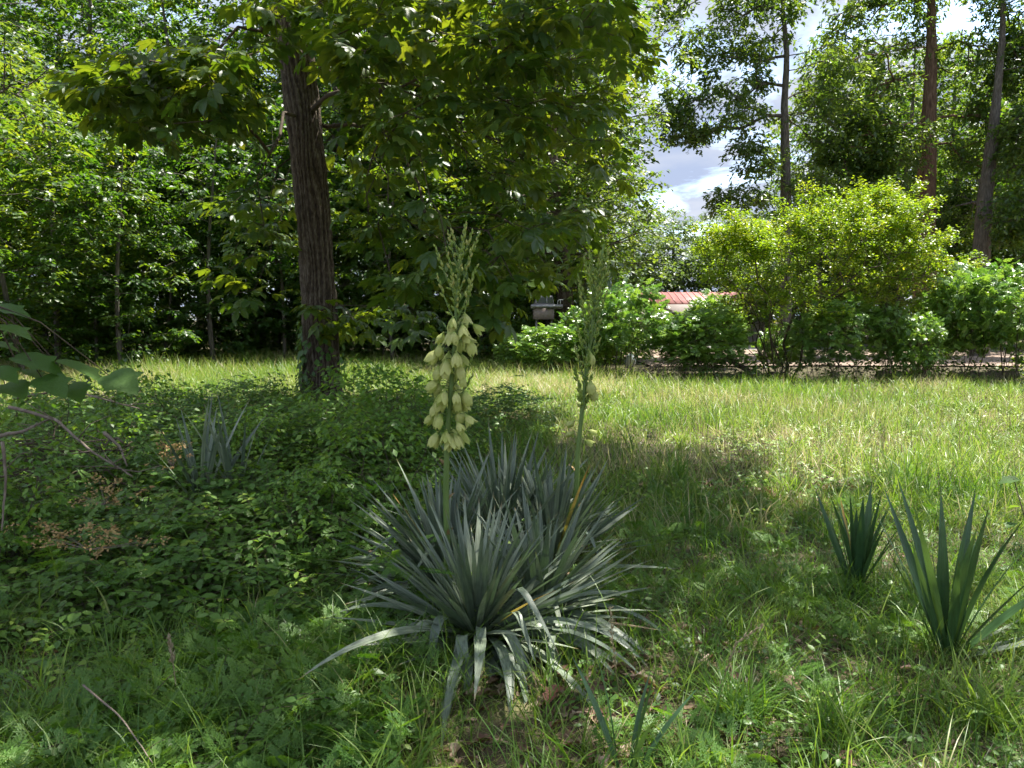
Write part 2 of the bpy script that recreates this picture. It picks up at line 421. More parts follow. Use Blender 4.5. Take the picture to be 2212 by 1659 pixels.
M['dirt'] = noise_mat('dirt_road', [(0.3, (0.17, 0.125, 0.095)), (0.5, (0.27, 0.20, 0.155)), (0.7, (0.34, 0.27, 0.215))], 1.1, (1, 2.2, 1), 0.95, 0.5, 14)
M['gravel'] = noise_mat('gravel', [(0.35, (0.11, 0.105, 0.10)), (0.65, (0.21, 0.20, 0.19))], 9, rough=0.95, bump=0.6, bscale=30)

# ------------------------------------------------------------------ leaf shapes
def leaf_tpl(w=0.5, fold=0.12, droop=0.12, n=2, peak=0.45):
    """simple leaf along +Y of length 1: n stations, folded on the midrib"""
    ys = np.linspace(0, 1, n + 2)[1:-1]
    V = [(0, 0, 0)]; T = [0]
    for y in ys:
        ww = w * 0.5 * (math.sin(math.pi * y ** (math.log(0.5) / math.log(peak)))) ** 0.8
        z = -droop * y * y
        V += [(-ww, y, z + fold * ww), (0, y, z - 0.0), (ww, y, z + fold * ww)]; T += [y] * 3
    V.append((0, 1, -droop)); T.append(1)
    F = [(0, 2, 1), (0, 3, 2)]
    for i in range(len(ys) - 1):
        a = 1 + 3 * i; F += [(a, a + 1, a + 4, a + 3), (a + 1, a + 2, a + 5, a + 4)]
    a = 1 + 3 * (len(ys) - 1); e = len(V) - 1
    F += [(a, a + 1, e), (a + 1, a + 2, e)]
    return np.array(V, float), F, np.array(T, float)
LF2 = (np.array([(0, 0, 0), (-0.29, 0.48, 0.05), (0, 1, -0.08), (0.29, 0.48, 0.05)]), [(0, 3, 2), (0, 2, 1)], np.array([0, .5, 1, .5]))
LOAK = (np.array([(0, 0, 0), (-0.17, .25, .03), (-.10, .36, .02), (-.33, .55, .06), (-.14, .66, .02), (-.2, .85, 0), (0, 1, -.1),
                  (.2, .85, 0), (.14, .66, .02), (.33, .55, .06), (.10, .36, .02), (.17, .25, .03)]),
        [(0, 6, 5, 4, 3, 2, 1), (0, 11, 10, 9, 8, 7, 6)], np.linspace(0, 1, 12))

def compound(nl, spread, leaf, ll, rachis, pal=False, stem_w=0.012):
    """compound leaf along +Y: pairs of leaflets on a rachis plus a terminal one"""
    lv, lf, lt = leaf
    V, F, T = [], [], []
    def put(p, yaw, s, pitch=0.0):
        c, s_ = math.cos(yaw), math.sin(yaw)
        v = lv * s
        v = np.stack([v[:, 0], v[:, 1] * math.cos(pitch) + v[:, 2] * math.sin(pitch), -v[:, 1] * math.sin(pitch) + v[:, 2] * math.cos(pitch)], 1)
        v = np.stack([v[:, 0] * c + v[:, 1] * s_, -v[:, 0] * s_ + v[:, 1] * c, v[:, 2]], 1) + np.array(p)
        o = sum(len(x) for x in V); V.append(v); F.extend([tuple(i + o for i in f) for f in lf]); T.append(lt)
    npair = nl // 2
    rz = lambda y: -0.18 * y * y
    w = stem_w / 2
    o = 0
    V.append(np.array([(-w, 0, 0), (w, 0, 0), (w * .6, rachis, rz(rachis)), (-w * .6, rachis, rz(rachis))])); F.append((0, 1, 2, 3)); T.append(np.zeros(4))
    for k in range(npair):
        f = (k + 1) / (npair + 0.15)
        y = rachis * (0.35 + 0.62 * f)
        s = ll * ((0.62 + 0.42 * f) if pal else (0.8 + 0.2 * math.sin(math.pi * f)))
        for sg in (-1, 1):
            put((0, y, rz(y)), sg * spread * (1 - 0.35 * f if pal else 1), s * (1 + 0.07 * math.sin(7 * k + sg)), 0.10 + 0.08 * math.sin(3 * k + sg))
    put((0, rachis, rz(rachis)), 0.0, ll * (1.12 if pal else 0.9), 0.12)
    return np.concatenate(V), F, np.concatenate(T)
HICK = [compound(5, sp, leaf_tpl(0.46, 0.25, dr, 3, 0.58), 0.165, 0.15, True, 0.006) for sp, dr in ((1.25, 0.12), (1.05, 0.25), (1.45, 0.18), (1.2, 0.35))]
SUM = [compound(11, 1.25, LF2, 0.085, 0.24, False, 0.005), compound(9, 1.1, LF2, 0.095, 0.2, False, 0.005)]

# ------------------------------------------------------------------ growth of branches
def grow(seedP, seedPar, seedCost, A, alpha=0.6, step=0.5, jit=0.06, rise=0.0):
    nmax = len(seedP) + len(A) * 14 + 50
    P = np.zeros((nmax, 3)); par = np.full(nmax, -1); cost = np.zeros(nmax)
    k = len(seedP); P[:k] = seedP; par[:k] = seedPar; cost[:k] = seedCost
    ns = k
    sk = np.asarray(seedP)
    dmin = np.min(np.linalg.norm(A[:, None] - sk[None], axis=2) + np.asarray(seedCost)[None] * alpha, axis=1)
    order = np.argsort(dmin)
    tips = np.zeros(len(A), int)
    for i in order:
        a = A[i]
        d = np.linalg.norm(P[:k] - a, axis=1)
        pen = np.maximum(0, P[:k, 2] - a[2]) * rise
        j = int(np.argmin(d + alpha * cost[:k] + pen))
        D = d[j]; m = max(1, int(round(D / step)))
        m = min(m, 10)
        p0 = P[j].copy(); prev = j
        for q in range(1, m + 1):
            f = q / m
            p = p0 + (a - p0) * f
            if q < m: p = p + rng.normal(0, jit * min(D, 2), 3) + np.array([0, 0, 0.08 * D * math.sin(math.pi * f)])
            if k >= nmax: break
            P[k] = p; par[k] = prev; cost[k] = cost[prev] + np.linalg.norm(p - P[prev]); prev = k; k += 1
        tips[i] = prev
    return P[:k], par[:k], tips, ns
def loads(par, ns, w=1):
    n = len(par); ch = np.zeros(n, int)
    ld = np.zeros(n)
    has = np.zeros(n, bool)
    for i in range(ns, n):
        if par[i] >= 0: has[par[i]] = True
    for i in range(n - 1, -1, -1):
        if not has[i]: ld[i] += 1
        if par[i] >= 0: ld[par[i]] += ld[i]
    return np.maximum(ld, 1)
def limb_mesh(acc, P, par, ns, r_tip=0.006, ex=0.5, rmax=0.2, sides=5, skip_below=0):
    ld = loads(par, ns)
    r = np.minimum(r_tip * ld ** ex, rmax)
    idx = np.arange(ns, len(P))
    idx = idx[par[idx] >= 0]
    idx = idx[ld[idx] >= skip_below]
    big = idx[r[idx] > r_tip * 3]; small = idx[r[idx] <= r_tip * 3]
    for ii, sd_ in ((big, sides), (small, 3)):
        if len(ii) == 0: continue
        pr = par[ii]
        ra = np.where(pr < ns, r[ii] * 1.25, np.minimum(r[pr], r[ii] * 1.6))
        sticks(acc, P[pr] - 0.0, P[ii], ra, r[ii], sd_)
    return r, ld

def ellipsoid_pts(n, c, rad, shell=0.35):
    v = norm(rng.normal(size=(n, 3)))
    u = rng.random(n) ** (1 / 3.0)
    u = shell + (1 - shell) * u
    return np.array(c) + v * u[:, None] * np.array(rad)

def spray_leaves(acc, tpl, C, per, rad, thick, size, droop=(0.0, 0.7), tilt=0.45, srn=0.25, base_rn=None, sub=None, out=None):
    """flattened sprays of leaves around cluster centres C"""
    n = len(C) * per
    c = np.repeat(C, per, axis=0)
    nt = 5                                                   # twigs fanning out of each cluster, leaves alternate along them
    tw = (np.arange(n) % nt)
    main = np.repeat(rng.uniform(0, 2 * math.pi, len(C)), per)
    cen = C[:, :2].mean(0); outw = np.arctan2(C[:, 1] - cen[1], C[:, 0] - cen[0]) + rng.normal(0, .7, len(C)); main = np.repeat(outw, per)
    jit_ = np.repeat(rng.normal(0, .35, (len(C), nt)), 1, axis=0)
    ci = np.repeat(np.arange(len(C)), per)
    a = main + (tw - 2) * .75 + jit_[ci, tw]
    r = rng.uniform(.1, 1.0, n) ** .8 * rad * (1.15 - .18 * np.abs(tw - 2))
    lift = np.repeat(rng.normal(0, .18, (len(C), nt)), 1, axis=0)[ci, tw]
    t = np.repeat(rng.normal(0, 0.2, (len(C), 2)), per, axis=0)
    back = .35 * rad
    ox, oy = r * np.cos(a) - back * np.cos(main), r * np.sin(a) - back * np.sin(main)
    sd_ = np.where(rng.random(n) < .5, 1, -1)
    p = c + np.stack([ox + rng.normal(0, rad * .05, n), oy + rng.normal(0, rad * .05, n), rng.normal(0, thick * .6, n) + t[:, 0] * ox + t[:, 1] * oy + lift * r - 0.25 * r * r / max(rad, .01)], 1)
    az = a + sd_ * rng.uniform(.2, 1.2, n)
    Mx = rand_frames(n, droop, tilt, az)
    rn = np.repeat(rng.random(len(C)) if base_rn is None else base_rn, per) * (1 - srn) + rng.random(n) * srn
    sz = size * rng.uniform(0.65, 1.25, n)
    acc.stamp(tpl[0], tpl[1], p, Mx, sz, rn, tpl[2])

# ------------------------------------------------------------------ the ground, dirt yard
def axis(stops):
    out = []
    for (a, b, s) in stops: out += list(np.arange(a, b, s))
    out.append(stops[-1][1]); return np.array(out)
gx = axis([(-400, -60, 34), (-60, -12, 2.4), (-12, -5, .35), (-5, 5, .10), (5, 14, .35), (14, 60, 2.3), (60, 400, 34)])
gy = axis([(-60, -4, 4), (-4, 1, .5), (1, 8, .09), (8, 24, .3), (24, 70, 2.3), (70, 700, 45)])
GX, GY = np.meshgrid(gx, gy)
GZ = gh(GX, GY)
acc = Acc()
nx, ny = len(gx), len(gy)
ii = np.arange(ny - 1)[:, None] * nx + np.arange(nx - 1)[None]
Fq = np.stack([ii, ii + 1, ii + 1 + nx, ii + nx], -1).reshape(-1, 4)
acc.V.append(np.stack([GX.ravel(), GY.ravel(), GZ.ravel()], 1)); acc.LI.append(Fq.ravel()); acc.LT.append(np.full(len(Fq), 4))
acc.RN.append(np.zeros(len(Fq))); acc.T.append(np.zeros(nx * ny)); acc.n = nx * ny
tag(link('ground', acc.mesh('ground', M['ground'], True)), kind='structure')
def sheet(name, mat, outline_fn, x0, x1, y0, y1, nxs, nys, dz, seed=0):
    xs = np.linspace(x0, x1, nxs); ts = np.linspace(0, 1, nys)
    X, T_ = np.meshgrid(xs, ts)
    lo, hi = outline_fn(xs)
    Yv = lo[None] + (hi - lo)[None] * T_
    Z = gh(X, Yv) + dz + (fbm(X * 1.3, Yv * 1.3, 3, seed) - 0.5) * 0.03
    a = Acc(); i2 = np.arange(nys - 1)[:, None] * nxs + np.arange(nxs - 1)[None]
    F2 = np.stack([i2, i2 + 1, i2 + 1 + nxs, i2 + nxs], -1).reshape(-1, 4)
    a.V.append(np.stack([X.ravel(), Yv.ravel(), Z.ravel()], 1)); a.LI.append(F2.ravel()); a.LT.append(np.full(len(F2), 4)); a.RN.append(np.zeros(len(F2))); a.T.append(np.zeros(nxs * nys)); a.n = nxs * nys
    return tag(link(name, a.mesh(name, mat, True)), kind='structure')
sheet('dirt_road', M['dirt'], lambda x: (24.0 + 0.8 * fbm(x * .4, x * 0, 2, 5), 36.5 + 1.0 * fbm(x * .3, x * 0 + 3, 2, 6)), 4.5, 90, 0, 0, 90, 30, 0.05, 4)
sheet('gravel_strip', M['gravel'], lambda x: (36.0 + 1.0 * fbm(x * .3, x * 0 + 7, 2, 6), 46 + 0 * x), 6.5, 90, 0, 0, 60, 12, 0.035, 8)

# ------------------------------------------------------------------ trunk builder with bark relief
def trunk_mesh(name, path, rads, mat, sides=40, rows=120, relief=0.02, ridges=11, seed=0, flare=0.0):
    path = np.asarray(path, float); n = len(path)
    s = np.concatenate([[0], np.cumsum(np.linalg.norm(np.diff(path, axis=0), axis=1))]); s_ = s / s[-1]
    t = np.linspace(0, 1, rows)
    # smooth interpolation (Catmull-Rom like via cubic smoothing of linear samples)
    pp = np.stack([np.interp(t, s_, path[:, k]) for k in range(3)], 1)
    ker = max(3, rows // (n * 2)) | 1
    pad = ker // 2
    w = np.hanning(ker + 2)[1:-1]; w /= w.sum()
    ext = np.concatenate([pp[0] - (pp[1:pad + 1] - pp[0])[::-1], pp, pp[-1] - (pp[-pad - 1:-1] - pp[-1])[::-1]])
    pp = np.stack([np.convolve(ext[:, k], w, 'valid') for k in range(3)], 1)
    rr = np.interp(t, s_, rads)
    hgt = t * s[-1]
    a = np.arange(sides) / sides * 2 * math.pi
    A_, H_ = np.meshgrid(a, hgt)
    u = A_ / (2 * math.pi) * ridges
    def per(u0, v, sc, sd0):   # periodic noise round the trunk
        return vn2(np.cos(A_) * u0 + 50, np.sin(A_) * u0 + v + 50 + 0 * H_, sd0)
    warp = (vn2(np.cos(A_) * 2 + 20 + H_ * .5, np.sin(A_) * 2 + H_ * 1.3 + 30, seed + 5) - .5) * 1.6
    q = np.abs(((u + warp + H_ * 0.15) % 1.0) - 0.5) * 2          # furrows
    brk = vn2(np.floor(u + warp + H_ * .15) * 3.1 + 9, H_ * 9.5, seed + 11) * .6 + .4 * vn2(A_ * 9, H_ * 22, seed + 12)
    d = relief * (q ** 0.6 - 0.55) + relief * 1.1 * (brk - 0.5) + relief * 1.2 * (vn2(np.cos(A_) * 3 + 60, np.sin(A_) * 3 + H_ * 2 + 10, seed + 2) - .5)
    big = 1 + 0.07 * np.sin(A_ * 2 + 1.3 + H_ * .3) + 0.05 * np.sin(A_ * 3 + H_ * .6)
    rad = rr[:, None] * big + d
    if flare: rad = rad + flare * np.exp(-H_ / 0.28) * (0.7 + 0.6 * np.sin(A_ * 5 + seed) ** 2)
    tg = norm(np.gradient(pp, axis=0))
    x = norm(np.cross(tg, np.array([0, 1.0, 0]))); y = np.cross(tg, x)
    V = pp[:, None] + rad[..., None] * (np.cos(A_)[..., None] * x[:, None] + np.sin(A_)[..., None] * y[:, None])
    ac = Acc(); V = V.reshape(-1, 3)
    i0 = np.arange(rows - 1)[:, None] * sides; j = np.arange(sides)[None]
    F = np.stack([i0 + j, i0 + (j + 1) % sides, i0 + sides + (j + 1) % sides, i0 + sides + j], -1).reshape(-1, 4)
    ac.V.append(V); ac.LI.append(F.ravel()); ac.LT.append(np.full(len(F), 4)); ac.n = len(V); ac.T.append(np.zeros(len(V)))
    qq = q[:-1].ravel() * .6 + brk[:-1].ravel() * .4
    ac.RN.append(qq)
    return ac.mesh(name, mat, True), pp

# ------------------------------------------------------------------ the big hickory
TY = 11.6
tp = [at(698, 925, TY), at(697, 800, TY), at(691, 640, TY), at(680, 480, TY), at(664, 320, TY), at(645, 170, TY + .1), at(625, 0, TY + .2)]
tp[0][2] = gh(tp[0][0], TY) - 0.15
tp = [np.array(p) for p in tp]
dirn = tp[-1] - tp[-2]
p = tp[-1].copy()
for k in range(7):
    p = p + np.array([-0.10 + 0.12 * k / 3, 0.05 * math.sin(k), 1.25]); tp.append(p.copy())
trad = [0.295, 0.252, 0.240, 0.234, 0.240, 0.250, 0.242] + [0.24, 0.215, 0.19, 0.16, 0.13, 0.09, 0.05]
base = np.array([tp[0][0], TY, 0.0])
hick = empty('hickory_tree', base)
tag(hick, 'large hickory with furrowed brown trunk and drooping branches standing over the yucca clump', 'tree')
me, tpath = trunk_mesh('trunk', [q - base for q in tp], trad, M['bark'], 150, 560, 0.024, 19, 3, 0.11)
link('trunk', me, hick)
vis = []   # clusters: position
def dbox(n, x0, x1, y0, y1, Y0, Y1, edge=None):
    xs = rng.uniform(x0, x1, n); ys = rng.uniform(y0, y1, n); Ys = rng.uniform(Y0, Y1, n)
    pts = np.array([at(a, b, c) for a, b, c in zip(xs, ys, Ys)])
    if edge is not None: pts = pts[np.array([edge(a, b) for a, b in zip(xs, ys)])]
    return pts
edge_r = lambda x, y: x < 1345 + 45 * math.sin(y * .02) and not (y > 330 and x > 1390 - (y - 330) * .9)
NV = [dbox(285, 700, 1390, -60, 300, 7.6, 13.0, edge_r),
      dbox(60, 700, 1385, 260, 470, 8.0, 12.5, edge_r),
      dbox(46, 760, 1160, 480, 690, 7.6, 9.8, lambda x, y: y < 690 - abs(x - 1040) * .35),
      dbox(26, 1080, 1280, 440, 600, 9.0, 12.0),
      dbox(100, 170, 600, 70, 215, 8.0, 11.0, lambda x, y: y > 90 + (600 - x) * 0.10),
      dbox(26, 180, 540, 180, 270, 8.0, 10.5),
      dbox(22, 540, 760, -40, 110, 9.6, 11.0),
      dbox(24, 470, 640, 370, 640, 10.0, 12.5),
      dbox(4, 650, 730, 640, 690, 10.7, 11.1),
      dbox(3, 640, 740, 395, 440, 10.9, 11.15),
      dbox(12, 730, 900, 640, 720, 10.5, 12.8)]
A_vis = np.concatenate(NV)
def trunk_x(yd): return np.interp(yd, [0, 170, 320, 480, 640, 800], [625, 645, 664, 680, 691, 697])
def to_px(P_):
    d = P_ - np.array([0, 0, CAM_H]); f = d[:, 1] * cp - d[:, 2] * sp; u = d[:, 2] * cp + d[:, 1] * sp
    return 1106 + FD * d[:, 0] / f, 829.5 - FD * u / f
_x, _y = to_px(A_vis)
_n = len(A_vis) - 11 - 24 - 4 - 3 - 12
_k = ((_x > 1115) & (_y > 590)) | (np.abs(_x - trunk_x(_y)) < 92) & (A_vis[:, 1] < 11.4) & (_y > 95) & (_y < 635)
A_vis = A_vis[~_k]
A_up = ellipsoid_pts(430, (base[0] + 1.6, 9.8, 11.0), (6.4, 5.8, 5.0), 0.25)
A_up = np.concatenate([A_up, ellipsoid_pts(150, (base[0] + .6, 6.0, 9.3), (4.4, 3.4, 1.9), 0.1), ellipsoid_pts(60, (base[0] + 3.4, 6.6, 8.7), (1.9, 2.6, 1.6), 0.1)])
def infov(P_):
    d = P_ - np.array([0, 0, CAM_H]); f = d[:, 1] * cp - d[:, 2] * sp; u = d[:, 2] * cp + d[:, 1] * sp
    return (f > 0.3) & (np.abs(d[:, 0] / f) < 0.70) & (u / f < 0.53) & (u / f > -.53)
A_up = np.concatenate([A_up, ellipsoid_pts(80, (3.4, 9.2, 9.0), (2.1, 1.9, 1.5), .1)])  # unseen crown lobe added to throw shade on the grass right of the clump
A_up = A_up[~infov(A_up)]
A_all = np.concatenate([A_vis, A_up])
seedidx = np.linspace(60, len(tpath) - 4, 46).astype(int)
seedP = tpath[seedidx] + base
ok_h = seedP[:, 2] > 1.8
seedP = seedP[ok_h]
spar = np.arange(len(seedP)) - 1
# the trunk costs nothing above 5 m; boughs leave it high and hang down
scost = np.where(seedP[:, 2] < 4.4, 1.8, 0.0)
P, par, tips, ns = grow(seedP, spar, scost, A_all, 0.55, 0.45, 0.05)
acc = Acc()
r, ld = limb_mesh(acc, P, par, ns, 0.0055, 0.46, 0.11, 7)
limbs_me = acc.mesh('branches', M['twig'])
o = link('branch', limbs_me, hick, -base); o['kind'] = 'stuff'
# leaves
def hick_leaves(C, per, rad):
    n = len(C) * per
    c = np.repeat(C, per, 0)
    a = rng.uniform(0, 2 * math.pi, n)
    d = rng.uniform(-0.15, 0.75, n)
    f = np.stack([np.cos(a) * np.cos(d), np.sin(a) * np.cos(d), -np.sin(d)], 1)
    u = np.stack([rng.normal(0, .3, n), rng.normal(0, .3, n) , np.ones(n)], 1)
    pos = c + f * rng.uniform(0.0, rad, n)[:, None] + rng.normal(0, .05, (n, 3))
    rn = np.repeat(rng.random(len(C)), per) * .65 + rng.random(n) * .35
    return pos, frames(f, u), rng.uniform(0.8, 1.25, n), rn
pos, Fm, sc_, rn = hick_leaves(A_vis, 6, 0.20)
dist = np.linalg.norm(pos - np.array([0, 0, CAM_H]), axis=1)
show = infov(pos); key = np.where(show, dist / sc_, 1e9); first = np.argsort(key)[:290]
mask = np.zeros(len(pos), bool); mask[first] = True
lm = []
for k, tpl in enumerate(HICK):
    for q in range(3):
        a = Acc(); a.stamp(tpl[0], tpl[1], np.zeros((1, 3)), np.eye(3)[None], np.ones(1), np.array([0.2 + 0.3 * q]), tpl[2], 0.05)
        lm.append(a.mesh('leaf', M['hick']))
for j in first:
    o = link('leaf', lm[int(rng.integers(len(lm)))], hick)
    m4 = Matrix([list(Fm[j][0] * sc_[j]) + [pos[j][0] - base[0]], list(Fm[j][1] * sc_[j]) + [pos[j][1] - base[1]], list(Fm[j][2] * sc_[j]) + [pos[j][2] - base[2]], [0, 0, 0, 1]])
    o.matrix_local = m4
pu, Fu, su, ru = hick_leaves(A_up, 6, 0.42)
acc = Acc()
allp = np.concatenate([pos[~mask], pu]); allF = np.concatenate([Fm[~mask], Fu]); alls = np.concatenate([sc_[~mask], su * 1.25]); allr = np.concatenate([rn[~mask], ru])
sel = rng.integers(0, 4, len(allp))
for k in range(4):
    s_ = sel == k
    acc.stamp(HICK[k][0], HICK[k][1], allp[s_] - base, allF[s_], alls[s_], allr[s_], HICK[k][2], 0.06)
o = link('crown', acc.mesh('crown', M['hick']), hick); o['kind'] = 'stuff'

# ------------------------------------------------------------------ wood trees (prototypes, then copies)
def make_tree(name, H, r0, blobs, per, spray, size, leafm, barkm, tpl, crown0=2.0, alpha=0.5, rt=0.012, ex=0.42, wob=0.25, path=None, step=0.6, sides=14, thick=.07, droop=(0., .7), proto=True, nrow=60):
    root = empty(name)
    if path is None:
        zs = np.linspace(0, H * 0.93, 8)
        w1, w2 = rng.uniform(0, 6, 2)
        path = np.stack([wob * (np.sin(zs * .45 + w1) - math.sin(w1)), wob * (np.sin(zs * .4 + w2) - math.sin(w2)), zs - 0.15], 1)
    path = np.asarray(path, float)
    rads = r0 * (1 - np.linspace(0, 1, len(path)) ** 1.2 * 0.86)
    me, pp = trunk_mesh('trunk', path, rads, barkm, sides, nrow, r0 * 0.07, max(6, int(r0 * 40)), int(H * 7), r0 * .3)
    tr = link('trunk', me, root)
    A = np.concatenate([ellipsoid_pts(n, c, rr_, 0.2) for n, c, rr_ in blobs])
    z0 = pp[:, 2] > crown0
    sP = pp[z0][::2] if z0.sum() > 6 else pp[-6:]
    P, par, tips, ns = grow(sP, np.arange(len(sP)) - 1, np.zeros(len(sP)), A, alpha, step, 0.06)
    a = Acc(); limb_mesh(a, P, par, ns, rt, ex, r0 * .55, 5, 0)
    b = link('branch', a.mesh('branch', barkm), root); b['kind'] = 'stuff'
    a = Acc(); spray_leaves(a, tpl, A, per, spray, thick, size, droop)
    c = link('crown', a.mesh('crown', leafm), root); c['kind'] = 'stuff'
    return root

protoA = [make_tree('wood_tree', 16 + k, 0.17 + .03 * k, [(230, (0, 0, 9.5 + .5 * k), (3.1 + .3 * k, 3.1, 6.4)), (60, (1.2 - k, .8, 6), (2.8, 2.8, 3.4))], 38, 0.62, 0.21, M['forest'], M['bark_grey'], LF2, 2.6) for k in range(3)]
protoB = [make_tree('understory_tree', 7 + k, 0.06 + .015 * k, [(125, (0, 0, 4.1 + .5 * k), (2.1 + .25 * k, 2.0, 3.3)), (34, (.6, .2, 1.6), (1.8, 1.6, 1.0))], 42, 0.50, 0.18, M['forest'], M['bark_grey'], LF2, 1.0, 0.45, 0.007) for k in range(3)]
def place(proto, used, x, y, s, rz, label, cat, group=None, name=None, sz=None):
    o = proto if not used.get(proto.name) else copy_tree(proto)
    used[proto.name] = True
    o.location = (x, y, float(gh(x, y)) - 0.02); o.rotation_euler = (0, 0, rz); o.scale = (s, s, s * (sz or 1))
    for k in ('label', 'category', 'group'):
        if k in o: del o[k]
    tag(o, label, cat, group)
    return o
used = {}
G1 = 'tall trees of the wood behind the grass'
G2 = 'low leafy trees along the edge of the wood'
# front edge: understory trees
edge = [(-19.5, 24.5, 1.1), (-17.2, 23.6, .95), (-15.0, 24.6, 1.1), (-13.1, 23.9, .95), (-11.2, 24.8, 1.05), (-9.4, 24.2, .9), (-7.6, 25.0, 1.1), (-5.9, 24.4, .95), (-4.0, 25.2, 1.05),
        (-2.2, 25.6, .95), (-0.5, 25.2, .9), (1.1, 26.6, 1.0), (2.6, 26.2, 1.0), (-14, 27.0, 1.2), (-9.9, 27.4, 1.2), (-6.2, 27.6, 1.2), (-2.6, 28.2, 1.15), (-18.2, 27.2, 1.2), (-22, 26.5, 1.2),
        (-12, 26, 1.0), (-8.4, 26.4, .95), (-4.6, 27.0, 1.0), (-0.8, 27.8, 1.1), (1.6, 29.5, 1.1)]
seen_words = ['leftmost', 'second', 'third', 'fourth', 'fifth', 'sixth', 'seventh', 'eighth', 'ninth', 'tenth', 'eleventh', 'twelfth', 'thirteenth']
fr = sorted(edge[:12]); 
for k, (x, y, s) in enumerate(edge):
    if k < 12:
        q = fr.index((x, y, s))
        lab = ('leftmost low leafy tree at the front edge of the wood behind the grass' if q == 0 else 'low leafy tree, %s from the left along the front edge of the wood' % seen_words[q])
    else: lab = 'low leafy tree in the second row of the wood edge, half hidden by others'
    place(protoB[k % 3], used, x, y + rng.uniform(-.9, .9), s * rng.uniform(.6, 1.3), rng.uniform(0, 6), lab, 'tree', G2, sz=rng.uniform(.8, 1.3))
for k, (x, y, s, lab) in enumerate([(-12.6, 19.6, .95, 'leafy tree standing forward of the wood at the left edge of the view'), (-11.0, 21.4, .8, 'small tree standing forward of the wood beside the sunlit strip of grass'), (-14.4, 17.6, .9, 'leafy tree nearest the viewer at the left edge, above the big leaved sapling'), (-13.4, 22.4, 1.2, 'taller leafy tree behind the two small trees that stand forward of the wood')]):
    place(protoB[(k + 1) % 3], used, x, y, s, rng.uniform(0, 6), lab, 'tree', G2)
tall = [(-23, 31), (-19.6, 29.0), (-16.2, 30.2), (-13.0, 29.2), (-10.2, 30.8), (-7.2, 29.6), (-4.4, 30.8), (-1.6, 30.0), (0.9, 31.6), (1.9, 30.6),
        (-25, 37), (-20.5, 36), (-16.5, 37.5), (-12.3, 36.2), (-8.4, 37.8), (-4.6, 36.4), (-0.9, 38), (2.6, 37.0),
        (-30, 45), (-24, 46), (-18.5, 45), (-13, 47), (-7.5, 45), (-2.2, 47), (3.0, 45.0), (-34, 52), (-28, 54), (-21, 53), (-15, 55), (-9.5, 54), (-4, 55), (1, 54), (5.5, 56), (-27.5, 40), (-31, 36), (-18, 33), (-8.6, 33.4), (-2.8, 33.6)]
for k, (x, y) in enumerate(tall):
    if k < 10: lab = ['leftmost tall tree of the first tall row in the wood', 'tall tree of the wood, second from the left behind the low trees'][k] if k < 2 else 'tall tree, %s from the left in the first tall row of the wood' % seen_words[k]
    else: lab = 'tall tree deep in the dark wood behind the first row'
    place(protoA[k % 3], used, x, y, rng.uniform(.95, 1.15), rng.uniform(0, 6), lab, 'tree', G1)
# dark dense tree whose edge meets the sky
dark = make_tree('dense_oak', 13.5, 0.28, [(330, (0.0, 0, 7.0), (3.2, 3.0, 4.6)), (120, (.6, -.4, 4.4), (3.0, 2.6, 2.2)), (60, (2.0, -.5, 9.6), (2.0, 1.6, 2.6))], 26, 0.5, 0.15, M['oak'], M['bark'], LF2, 2.4)
place(dark, used, 1.75, 24.5, 1.0, 0.3, 'dark dense oak whose ragged crown edge meets the open sky', 'tree')

# ------------------------------------------------------------------ open oaks on the right
def oak_blobs(tr, items):
    return [(n, np.array(c, float) - np.array(tr), rr_) for n, c, rr_ in items]
X1, Y1 = at(1700, 690, 30)[0], 30.0
b1 = []
def B(n, xd, yd, Y, rx, ry, rz, ox, oy):
    p = at(xd, yd, Y); b1.append((n, (p[0] - ox, p[1] - oy, p[2]), (rx, ry, rz * 1.3)))
for a_ in [(60, 1560, 250, 30, 2.2, 1.6, .75), (22, 1455, 225, 30, 1.0, 1.0, .5), (40, 1600, 150, 30, 1.6, 1.6, .9), (34, 1530, 100, 29.5, 1.3, 1.3, .6), (18, 1450, 10, 30, .7, 1.0, .6), (46, 1640, 40, 30, 1.7, 1.8, 1.0),
           (30, 1640, 340, 29.5, 1.1, 1.2, .5), (28, 1600, 430, 29, 1.1, 1.0, .35), (36, 1780, 250, 30, 1.5, 1.5, .9), (32, 1800, 150, 30, 1.4, 1.5, .8), (22, 1760, 400, 29.5, 1.2, 1.0, .5), (50, 1720, -80, 30, 3.2, 2.4, 1.4), (16, 1480, 290, 30, .9, .9, .3), (34, 1600, -60, 30, 2.0, 2, 1.2)]:
    B(*a_, X1, Y1)
zs = [at(xx, yy, 30) for xx, yy in ((1697, 760), (1697, 560), (1698, 430), (1696, 330), (1694, 230), (1700, 120), (1690, 0), (1680, -160))]
pth = [(q[0] - X1, 0.0, q[2]) for q in zs]; pth[0] = (pth[0][0], 0, -0.1)
oak1 = make_tree('open_oak', 12, 0.24, b1, 36, 0.50, 0.20, M['oak'], M['bark_grey'], LOAK, 4.2, 0.35, 0.014, 0.46, path=pth, step=0.5, thick=0.24, droop=(-.5, 1.2))
place(oak1, used, X1, Y1, 1, 0, 'slender open oak with level boughs reaching into the sky gap above the yellow shrub', 'tree')
X2, Y2 = at(2010, 690, 33)[0], 33.0
b1 = []
